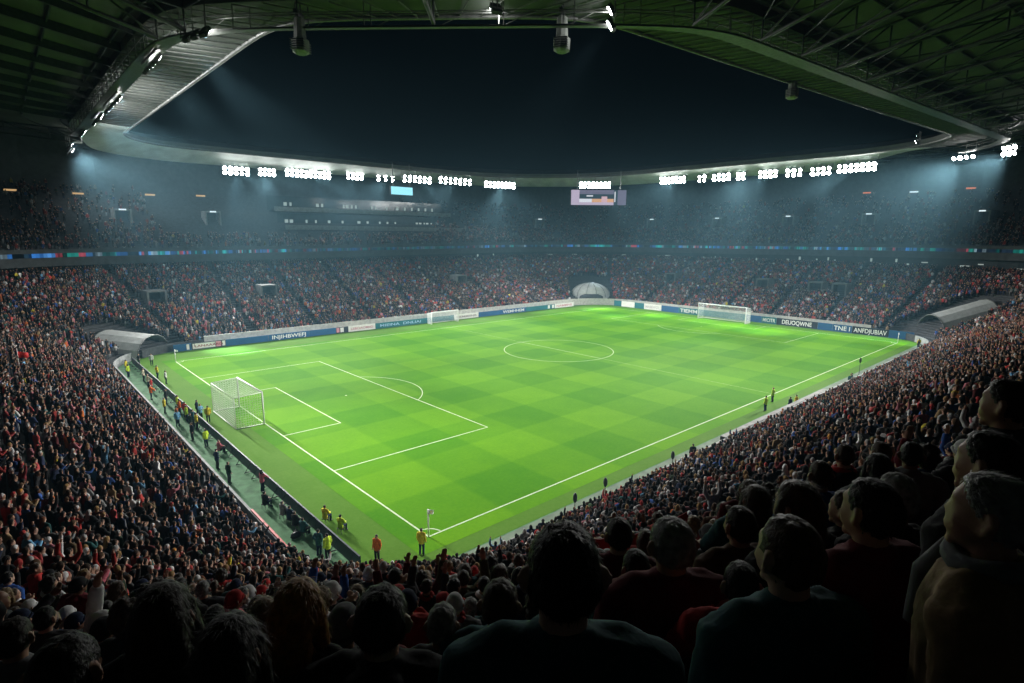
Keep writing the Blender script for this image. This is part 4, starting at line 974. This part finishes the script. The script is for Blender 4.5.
for i, (x, y, pose, jk, hk, hc, label) in enumerate(PS):
    z = .012 if y > -5.2 else .02
    tx, ty = (52, 34) if i % 3 else (x + RNG.normal() * 5, y + RNG.normal() * 5)
    if pose == 'sit':                                            # folding stool, a thing of its own
        a = face(x, y)
        st = empty('folding_stool', (x, y, z), a, label='low dark stool under the ' + label.split(',')[0].replace('seated ', '').replace('crouching ', ''), cat='stool')
        MB().box((0, .02, .33), (.38, .34, .05)).obj('seat', M['black_plastic'], st)
        for sx in (-.16, .16):
            for sy in (-.12, .16): MB().tube([(sx, sy, .31), (sx, sy, 0)], .015, 5).obj('leg', M['steel'], st)
    person(x, y, z + (.0 if pose != 'sit' else .0), 1.78, face(x, y, tx, ty) if pose != 'sit' else face(x, y), pose, jk, hk, hc, RNG.choice(['black', 'navy', 'charcoal']), RNG.integers(4), False, None, label, 'staff at the pitch side')
# --- a long red scarf held up in front of the grey-haired person
g = empty('red_scarf', (-13.6, -24.2, 0), label='long red scarf held stretched above the small heads, right of the big central head', cat='scarf')
p0 = Vector((0, 0, 16.05)); b = MB(); A, B = [], []
for i in range(13):
    q = i / 12; A.append((1.1 * q, -.75 * q, 16.1 + .28 * q - .12 * math.sin(math.pi * q))); B.append((1.1 * q, -.75 * q - .02, 15.88 + .28 * q - .12 * math.sin(math.pi * q)))
b.strip(A, B); o = b.obj('scarf_cloth', M['red_paint'], g); md = o.modifiers.new('s', 'SOLIDIFY'); md.thickness = .015
g.location = (-13.6, -24.2, ground_z(-13.6, -24.2) + 2.0 - 16.0)

# ------------------------------------------------------------------ camera
CAM = (-18.70815663, -28.40965873, 19.15623681); YAW, PIT, ROLL, FPX = math.radians(47.66861), math.radians(10.567741), math.radians(.417794), 565.45227
cd = bpy.data.cameras.new('camera'); cd.sensor_width = 36; cd.lens = FPX / 1024 * 36; cd.clip_start = .1; cd.clip_end = 1000
cam = bpy.data.objects.new('camera', cd); C.objects.link(cam); bpy.context.scene.camera = cam
fw = Vector((math.cos(PIT) * math.cos(YAW), math.cos(PIT) * math.sin(YAW), -math.sin(PIT))); r_ = Vector((math.sin(YAW), -math.cos(YAW), 0)); u_ = r_.cross(fw)
c_, s_ = math.cos(ROLL), math.sin(ROLL); r2 = r_ * c_ + u_ * s_; u2 = u_ * c_ - r_ * s_
cam.matrix_world = Matrix(((r2.x, u2.x, -fw.x, CAM[0]), (r2.y, u2.y, -fw.y, CAM[1]), (r2.z, u2.z, -fw.z, CAM[2]), (0, 0, 0, 1)))
def project(P):
    d = P - np.array(CAM); z = d @ np.array(fw); zz = np.maximum(z, .01)
    return 512 + FPX * (d @ np.array(r2)) / zz, 341.5 - FPX * (d @ np.array(u2)) / zz, z

# ------------------------------------------------------------------ every seat in view
seats = []
def seat_rows(idx, s_list, zf, occ):
    for s in s_list:
        P = cont(s + .4); Q = P[[i % NC for i in idx]]
        d = np.linalg.norm(np.diff(Q, axis=0), axis=1); L = np.concatenate([[0], np.cumsum(d)])
        t = np.arange(RNG.random() * .5, L[-1], .52); t = t + RNG.normal(0, .05, len(t))
        k = np.clip(np.searchsorted(L, t) - 1, 0, len(d) - 1); f = np.clip((t - L[k]) / d[k], 0, 1)[:, None]
        X = Q[k] * (1 - f) + Q[k + 1] * f; fi = np.array(idx)[k] + f[:, 0]
        keep = RNG.random(len(t)) < occ * (.80 + .28 * np.clip(np.sin(fi * .9 + s * .35) + np.sin(fi * .37 - s * .6) + 1.2, 0, 1))
        # stairways every few metres of the front row
        keep &= (np.abs(((fi + 1.5) % 8) - 4) * d[k] > np.where((fi > 59) & (fi < 116), .65, .62)) | ((fi > 37) & (fi < 59))
        for (x, y), q in zip(X[keep], fi[keep]): seats.append((x, y, zf(s, q), s))
def fr(A, q): a = int(math.floor(q)); f = q - a; return A[a % NC] * (1 - f) + A[(a + 1) % NC] * f
LOWZ = lambda s, q: zlow(s, fr(RAKE, q))
full = list(range(0, NC + 1))
seat_rows(list(range(I_RARC + 8, NC - 7)), [0, ROW], LOWZ, .95)
seat_rows(full, [r * ROW for r in range(2, NROW_FAR - 1)], LOWZ, .95)
seat_rows(list(range(26, I_TOUCH + 20)), [r * ROW for r in range(NROW_FAR - 1, NROW_NEAR)], LOWZ, .95)
seat_rows(list(range(UP_I0, UP_I1 + 1)), [UP_S0 + r * ROW for r in range(1, 12)], lambda s, q: zup(s) + upoff(q), .42)
seat_rows(list(range(UP_I0, UP_I1 + 1)), [UP_S0 + r * ROW for r in range(12, UP_ROWS)], lambda s, q: zup(s) + upoff(q), .16)
S = np.array(seats); u, v, dep = project(S[:, :3] + np.array([0, 0, 1.3]))
ok = (dep > .5) & (u > -60) & (u < 1084) & (v > 120) & (v < 760)
S = S[ok]; dep = dep[ok]; u = u[ok]; v = v[ok]
lowmask = S[:, 3] < 40
jit = RNG.uniform(-.24, .24, len(S)); nx = S[:, 0] - 52; ny = S[:, 1] - 34; nl = np.hypot(nx, ny); S[:, 0] += jit * nx / nl; S[:, 1] += jit * ny / nl
S[:, 2] += np.array([bump(x, y, s) if s > 18 and x < 5 and y < 5 else 0 for x, y, z, s in S])
keep = np.ones(len(S), bool)
for (x, y, r) in BLOCKED + TAKEN: keep &= (S[:, 0] - x) ** 2 + (S[:, 1] - y) ** 2 > r * r
hospit = (S[:, 3] > 29) & (S[:, 1] > 95) & (S[:, 0] > 8) & (S[:, 0] < 76); keep &= ~hospit
keep &= ~((S[:, 0] - CAM[0]) ** 2 + (S[:, 1] - CAM[1]) ** 2 < 1.1)
S, dep, u, v = S[keep], dep[keep], u[keep], v[keep]
order = np.argsort(dep); S, dep, u, v = S[order], dep[order], u[order], v[order]
NIND = 300 - len(FG)
infr = (u > -5) & (u < 1030) & (v < 690)
pick = np.where(infr)[0][:NIND]
# --- individual spectators: every one a different combination of clothes, hair and pose
WC = [('black', 9), ('charcoal', 8), ('navy', 7), ('grey', 5), ('maroon', 5), ('red', 6), ('brown', 3), ('dark green', 2), ('blue', 3), ('white', 3), ('tan', 2), ('olive', 2), ('orange', 2), ('teal', 2), ('pink', 1), ('sky blue', 1), ('cream', 1)]
WH_ = [('short', 'black', 'short black hair'), ('short', 'dark brown', 'short dark brown hair'), ('short', 'brown', 'short brown hair'), ('short', 'blond', 'short blond hair'), ('short', 'grey', 'short grey hair'), ('buzz', 'black', 'cropped black hair'), ('buzz', 'brown', 'cropped brown hair'), ('bald', 'dark brown', 'bald crown'), ('long', 'black', 'long black hair'), ('long', 'brown', 'long brown hair'), ('long', 'blond', 'long blond hair'), ('curly', 'dark brown', 'curly dark hair'), ('beanie', 'black', 'black knitted hat'), ('beanie', 'red', 'red knitted hat'), ('beanie', 'white', 'white knitted hat'), ('beanie', 'navy', 'navy knitted hat')]
WP = [('down', 'arms down'), ('clap', 'hands together'), ('up', 'both arms raised'), ('pocket', 'hands in pockets'), ('fold', 'arms folded'), ('point', 'one arm pointing')]
wp = np.array([7, 5, .8, 4, 3, .8]); wp /= wp.sum(); wc = np.array([c[1] for c in WC], float); wc /= wc.sum()
used = set()
for n, i in enumerate(pick):
    for _ in range(200):
        c = RNG.choice(len(WC), p=wc); hk = RNG.integers(len(WH_)); p = RNG.choice(len(WP), p=wp); sc = RNG.choice(4, p=[.82, .09, .05, .04])
        if dep[i] < 5.5 and WP[p][0] in ('up', 'point'): continue
        if (c, hk, p, sc) not in used: break
    used.add((c, hk, p, sc)); x, y, z, s = S[i]
    sc_ = [None, 'red', 'white', 'blue'][sc]
    uu, vv = u[i], v[i]
    side = 'left' if uu < 340 else 'middle' if uu < 600 else 'right'
    where = {'left': 'left of corner wall' if uu < 200 else 'below the barrier end', 'middle': 'below the corner flag', 'right': 'below the right touchline' if uu < 850 else 'near the right edge'}[side]
    label = f"person, {WH_[hk][2]}{', ' + sc_ + ' scarf' if sc_ else ''}, {WC[c][0]} jacket, {WP[p][1]}, {where}"
    person(x, y, z, float(np.clip(RNG.normal(1.74, .08), 1.56, 1.93)) - (.1 if dep[i] < 5 else 0), face(x, y) + RNG.normal() * .3, WP[p][0], WC[c][0], WH_[hk][0], WH_[hk][1], RNG.choice(['black', 'navy', 'charcoal']), RNG.integers(4), RNG.random() < .3, sc_, label, 'spectators closest to the camera', float(RNG.uniform(.95, 1.08)))
mask = np.ones(len(S), bool); mask[pick] = False; mask &= dep > dep[pick].min()
S, dep = S[mask], dep[mask]

# --- the rest of the crowd: one mesh
def lod(pose, voxel, ratio, hk):
    b = MB(); b.rings(torso_rings(.026), 16); shoulders(b, pose, .022); head(b)
    for A in arms(pose): d = (Vector(A[2]) - Vector(A[1])).normalized(); b.ell(Vector(A[2]) + d * .07, (.045, .045, .055), 8, 6)
    for L in legs(pose): b.tube(L, [.105, .076, .07], 8)
    if hk == 'long': b.ell((0, -.05, HZ - .08), (.1, .06, .2))
    me = evaluated(b, 'lod', voxel, ratio, 2)
    n = len(me.vertices); V = np.empty(n * 3); me.vertices.foreach_get('co', V); V = V.reshape(-1, 3)
    me.calc_loop_triangles(); T = np.empty(len(me.loop_triangles) * 3, np.int32); me.loop_triangles.foreach_get('vertices', T); T = T.reshape(-1, 3)
    bpy.data.meshes.remove(me); c = V[T].mean(1)
    cat = np.zeros(len(T), np.int8)                              # 0 jacket 1 trousers 2 skin 3 hair
    cat[c[:, 2] < .84] = 1
    hd = (np.linalg.norm((c - np.array([0, .012, HZ])) / np.array([.12, .14, .15]), axis=1) < 1) & (c[:, 2] > HZ - .13); cat[hd] = 2
    cat[hd & ((c[:, 2] > HZ + .055) | (c[:, 1] < -.01 + .06 * (c[:, 2] > HZ)))] = 3
    if hk == 'long': cat[(c[:, 1] < -.05) & (c[:, 2] > HZ - .3) & (np.abs(c[:, 0]) < .11)] = 3
    for A in arms(pose):
        w = Vector(A[2]); d = (w - Vector(A[1])).normalized(); h = np.array(w + d * .07); cat[np.linalg.norm(c - h, axis=1) < .085] = 2
    return V, T, cat
NEARP = [('down', ''), ('clap', ''), ('fold', ''), ('pocket', ''), ('up', ''), ('down', 'long'), ('clap', 'long'), ('point', '')]
PW = np.array([5, 4, 3, 3, .7, 2, 1.5, .6]); PW /= PW.sum()
LODS = [[lod(p, .026, .32, h) for p, h in NEARP], [lod(p, .034, .16, h) for p, h in NEARP], [lod(p, .045, .075, h) for p, h in NEARP]]
pal = np.array([(.012, .012, .014), (.03, .03, .034), (.013, .02, .05), (.05, .05, .055), (.16, .165, .17), (.11, .014, .018), (.36, .03, .025), (.06, .035, .02), (.03, .08, .27), (.55, .55, .55), (.25, .17, .09), (.5, .12, .02), (.02, .09, .09), (.45, .16, .19), (.15, .35, .55), (.6, .5, .05), (.03, .06, .03), (.4, .06, .06)])
pw = np.array([14, 12, 10, 8, 5.5, 5.5, 4.6, 3, 4, 4.5, 2.5, .9, 1.8, 2.6, 1.1, .4, 2, 3]); pw /= pw.sum()
hairp = np.array(list(HAIRC.values()) + [(.012, .012, .014), (.3, .03, .03), (.5, .5, .5)]); hw = np.array([6, 6, 4, 2, 2, .7, .7, .3, 3, 1, .7]); hw /= hw.sum()
skinp = np.array([(.42, .235, .165), (.36, .195, .13), (.5, .31, .235), (.2, .1, .062)])
VV, TT, CC = [], [], []; off = 0
N = len(S); pid = RNG.choice(len(NEARP), N, p=PW); lodi = np.where(dep < 26, 0, np.where(dep < 62, 1, 2))
yaw = np.arctan2(34 - S[:, 1], 52.5 - S[:, 0]) - math.pi / 2 + RNG.normal(0, .3, N); sc = RNG.normal(1.0, .045, N).clip(.88, 1.1)
jc = pal[RNG.choice(len(pal), N, p=pw)] * RNG.uniform(.3, .85, (N, 1)); jc[RNG.random(N) < .07] *= 1.8; jc = jc.clip(0, .75); jc[S[:, 3] > 24.5] *= .35; tc_ = pal[RNG.choice(5, N)] * RNG.uniform(.6, 1.2, (N, 1)); hc = hairp[RNG.choice(len(hairp), N, p=hw)]; sk = skinp[RNG.choice(4, N, p=[.4, .3, .2, .1])] * .6  # upper-tier jackets darkened: the shade up there is put into their colour
sit = (S[:, 3] > 35) & (RNG.random(N) < .6)
for L in range(3):
    for p in range(len(NEARP)):
        m = np.where((lodi == L) & (pid == p))[0]
        if not len(m): continue
        V, T, cat = LODS[L][p]; n = len(m); c, s = np.cos(yaw[m])[:, None], np.sin(yaw[m])[:, None]
        X = (V[None, :, 0] * c - V[None, :, 1] * s) * sc[m][:, None] + S[m, 0][:, None]
        Y = (V[None, :, 0] * s + V[None, :, 1] * c) * sc[m][:, None] + S[m, 1][:, None]
        Z = V[None, :, 2] * sc[m][:, None] + S[m, 2][:, None] - np.where(sit[m], .38, 0)[:, None]
        VV.append(np.stack([X, Y, Z], -1).reshape(-1, 3)); TT.append((T[None] + (off + np.arange(n) * len(V))[:, None, None]).reshape(-1, 3)); off += n * len(V)
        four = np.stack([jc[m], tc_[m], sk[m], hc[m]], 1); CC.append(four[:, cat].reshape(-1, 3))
VV = np.concatenate(VV).astype(np.float32); TT = np.concatenate(TT).astype(np.int32); CC = np.concatenate(CC)
me = bpy.data.meshes.new('crowd'); me.vertices.add(len(VV)); me.vertices.foreach_set('co', VV.ravel())
me.loops.add(len(TT) * 3); me.loops.foreach_set('vertex_index', TT.ravel()); me.polygons.add(len(TT))
me.polygons.foreach_set('loop_start', np.arange(0, len(TT) * 3, 3, dtype=np.int32)); me.update(calc_edges=True)
me.polygons.foreach_set('use_smooth', np.ones(len(TT), bool))
at_ = me.attributes.new('Col', 'FLOAT_COLOR', 'FACE'); at_.data.foreach_set('color', np.concatenate([CC, np.ones((len(CC), 1))], 1).astype(np.float32).ravel())
me.materials.append(mat('crowd_cloth', None, .9, .15, 12, 0, spec=.15, vcol='Col'))
o = link('crowd', me); tag(o, kind='stuff'); print('crowd people', N, 'tris', len(TT), 'individuals', len(pick), 'nearest stuff', dep.min())
# ------------------------------------------------------------------ light, air, sky
def spot(p, tgt, power, size, blend=.6, col=(1, .98, .94), rad=.6):
    l = bpy.data.lights.new('floodlight_beam', 'SPOT'); l.energy = power; l.spot_size = math.radians(size); l.spot_blend = blend; l.color = col; l.shadow_soft_size = rad
    o = bpy.data.objects.new('floodlight_beam', l); C.objects.link(o); o.location = p
    o.rotation_euler = (Vector(tgt) - Vector(p)).to_track_quat('-Z', 'Y').to_euler(); return o
# (which bank, aim on the pitch x, y, cone in degrees, relative power): trained so that the pitch is lit evenly
BANKS = [(-5.5, 109, 34.6), (-5.5, 72.7, 35.3), (-5.5, 59.2, 35.2), (-5.5, 36, 35.2), (-5, 26.7, 35.2), (25.6, 116, 33.6), (32.6, 116, 33.9), (42.8, 116, 34.2), (55.6, 116, 34.6), (64.8, 116, 34.8), (71, 109.5, 34.4), (84, 109.5, 34.8), (97.4, 105, 34.3), (116.8, 84, 34.3),
         (124, 62.2, 34.8), (124, 53.3, 34.6), (124, 47.8, 34.6), (124, 42.6, 34.5), (124, 35.7, 34.5), (124, 29.6, 34.4), (124, 23.6, 34.3), (124, 16.3, 34.5), (125.2, -2, 35), (119.7, -9.7, 35)]
BEAMS = [(0, 8, 6, 36, 0.240), (0, 8, 24, 38, 0.191), (0, 8, 44, 38, 0.188), (0, 52, 6, 32, 0.240), (0, 52, 44, 38, 0.058), (0, 52, 62, 38, 0.152), (1, 8, 6, 38, 0.230), (1, 52, 6, 38, 0.240), (1, 75, 62, 38, 0.119), (2, 8, 6, 38, 0.086), (3, 8, 6, 38, 0.051), (4, 52, 62, 38, 0.190), (5, 8, 62, 38, 0.091), (5, 75, 62, 38, 0.150), (5, 97, 6, 28, 0.240), (6, 8, 62, 38, 0.240), (6, 97, 6, 29, 0.218), (7, 97, 6, 30, 0.240), (8, 8, 62, 38, 0.069), (9, 8, 62, 38, 0.191), (9, 97, 62, 38, 0.149), (10, 97, 62, 38, 0.214), (11, 8, 62, 38, 0.109), (12, 52, 44, 38, 0.123), (12, 52, 62, 38, 0.209), (12, 97, 44, 38, 0.109), (13, 30, 6, 32, 0.065), (13, 97, 6, 38, 0.240), (14, 8, 6, 29, 0.185), (14, 8, 62, 32, 0.155), (14, 52, 24, 38, 0.042), (14, 97, 6, 38, 0.058), (15, 52, 62, 38, 0.041), (16, 97, 6, 38, 0.089), (17, 52, 6, 38, 0.190), (17, 52, 24, 38, 0.129), (18, 8, 24, 32, 0.121), (18, 30, 24, 38, 0.075), (20, 97, 6, 38, 0.121), (21, 8, 62, 30, 0.240), (21, 52, 62, 38, 0.056), (21, 97, 62, 38, 0.202), (22, 8, 6, 32, 0.240), (22, 8, 62, 28, 0.240), (22, 30, 6, 38, 0.088), (22, 52, 6, 38, 0.166), (22, 52, 44, 38, 0.098), (22, 52, 62, 38, 0.052), (22, 75, 6, 38, 0.090), (23, 8, 6, 33, 0.240), (23, 8, 62, 29, 0.240), (23, 30, 6, 38, 0.240), (23, 75, 44, 38, 0.149), (23, 97, 44, 38, 0.117)]
PW_ = 8.2e5
for bi, ax_, ay_, size, q in BEAMS:
    c = Vector(BANKS[bi]); d_ = (Vector((ax_, ay_, c.z)) - c).normalized()
    spot(c + Vector((0, 0, -1.0)) + d_ * .9, (ax_, ay_, 0), PW_ * q, size, .8)
# narrow, bluish follow-beams whose shafts show in the hazy air
for c, tg, size, q in (((-5.2, 108, 33.6), (8, 74, 2), 8, 6.5), ((25.5, 115.4, 32.6), (14, 88, 6), 13, 1.6), ((43, 115.4, 33), (48, 80, 3), 16, 1.6), ((48, 115.4, 33), (60, 80, 3), 9, 1.6), ((66, 115.4, 33.6), (84, 80, 3), 12, 1.4), ((98, 104.4, 33.6), (116, 74, 3), 13, 1.8),
                       ((123.4, 63, 33.9), (100, 68, 0), 11, 2.2), ((123.4, 60, 33.9), (92, 56, 0), 8, 1.6), ((123.4, 48, 33.6), (101, 50, 0), 11, 1.6), ((123.4, 35.7, 33.5), (102, 38, 0), 10, 1.6), ((123.4, 23.6, 33.4), (100, 30, 0), 11, 1.5), ((123.4, 16, 33.4), (98, 22, 0), 12, 1.8), ((125, -2, 34), (108, 4, 0), 11, 1.2), ((120.6, -8, 34), (106, -2, 0), 11, 1.2)):
    spot(c, tg, 105000 * q, size * 1.25, 1.0, (.7, .88, 1))
spot((18.9, 2.4, 35.2), (40, 72, 0), 25000, 36, 1.0)
HAZE_D = .00043
hz = MB().box((50, 40, 21.5), (290, 250, 46)).obj('haze', None); hz['kind'] = 'stuff'
hm = bpy.data.materials.new('haze_air'); hm.use_nodes = True; nt = hm.node_tree; nt.nodes.clear()
out = nd(nt, 'ShaderNodeOutputMaterial'); pv = nd(nt, 'ShaderNodeVolumePrincipled'); nt.links.new(pv.outputs[0], out.inputs['Volume'])
pv.inputs['Color'].default_value = (.36, .74, .95, 1); pv.inputs['Density'].default_value = HAZE_D; pv.inputs['Anisotropy'].default_value = .25
hz.data.materials.clear(); hz.data.materials.append(hm)
w = bpy.data.worlds.new('World'); bpy.context.scene.world = w; w.use_nodes = True
bg = w.node_tree.nodes['Background']; bg.inputs[0].default_value = (.1, .28, .45, 1); bg.inputs[1].default_value = .003
sc_ = bpy.context.scene
sc_.render.engine = 'CYCLES'
sc_.view_settings.view_transform = 'Standard'; sc_.view_settings.look = 'None'; sc_.view_settings.exposure = 0; sc_.view_settings.gamma = 1
cy = sc_.cycles; cy.use_denoising = True; cy.denoiser = 'OPENIMAGEDENOISE'; cy.use_light_tree = True
cy.max_bounces = 5; cy.diffuse_bounces = 3; cy.glossy_bounces = 2; cy.transmission_bounces = 2; cy.volume_bounces = 0; cy.transparent_max_bounces = 4
cy.sample_clamp_indirect = 4; cy.caustics_reflective = False; cy.caustics_refractive = False
cy.use_adaptive_sampling = True; cy.adaptive_threshold = .02

for o_ in C.objects:
    if o_.get('label') and len(o_['label'].replace('-', ' ').split()) > 16: print('LONG', o_['label'])
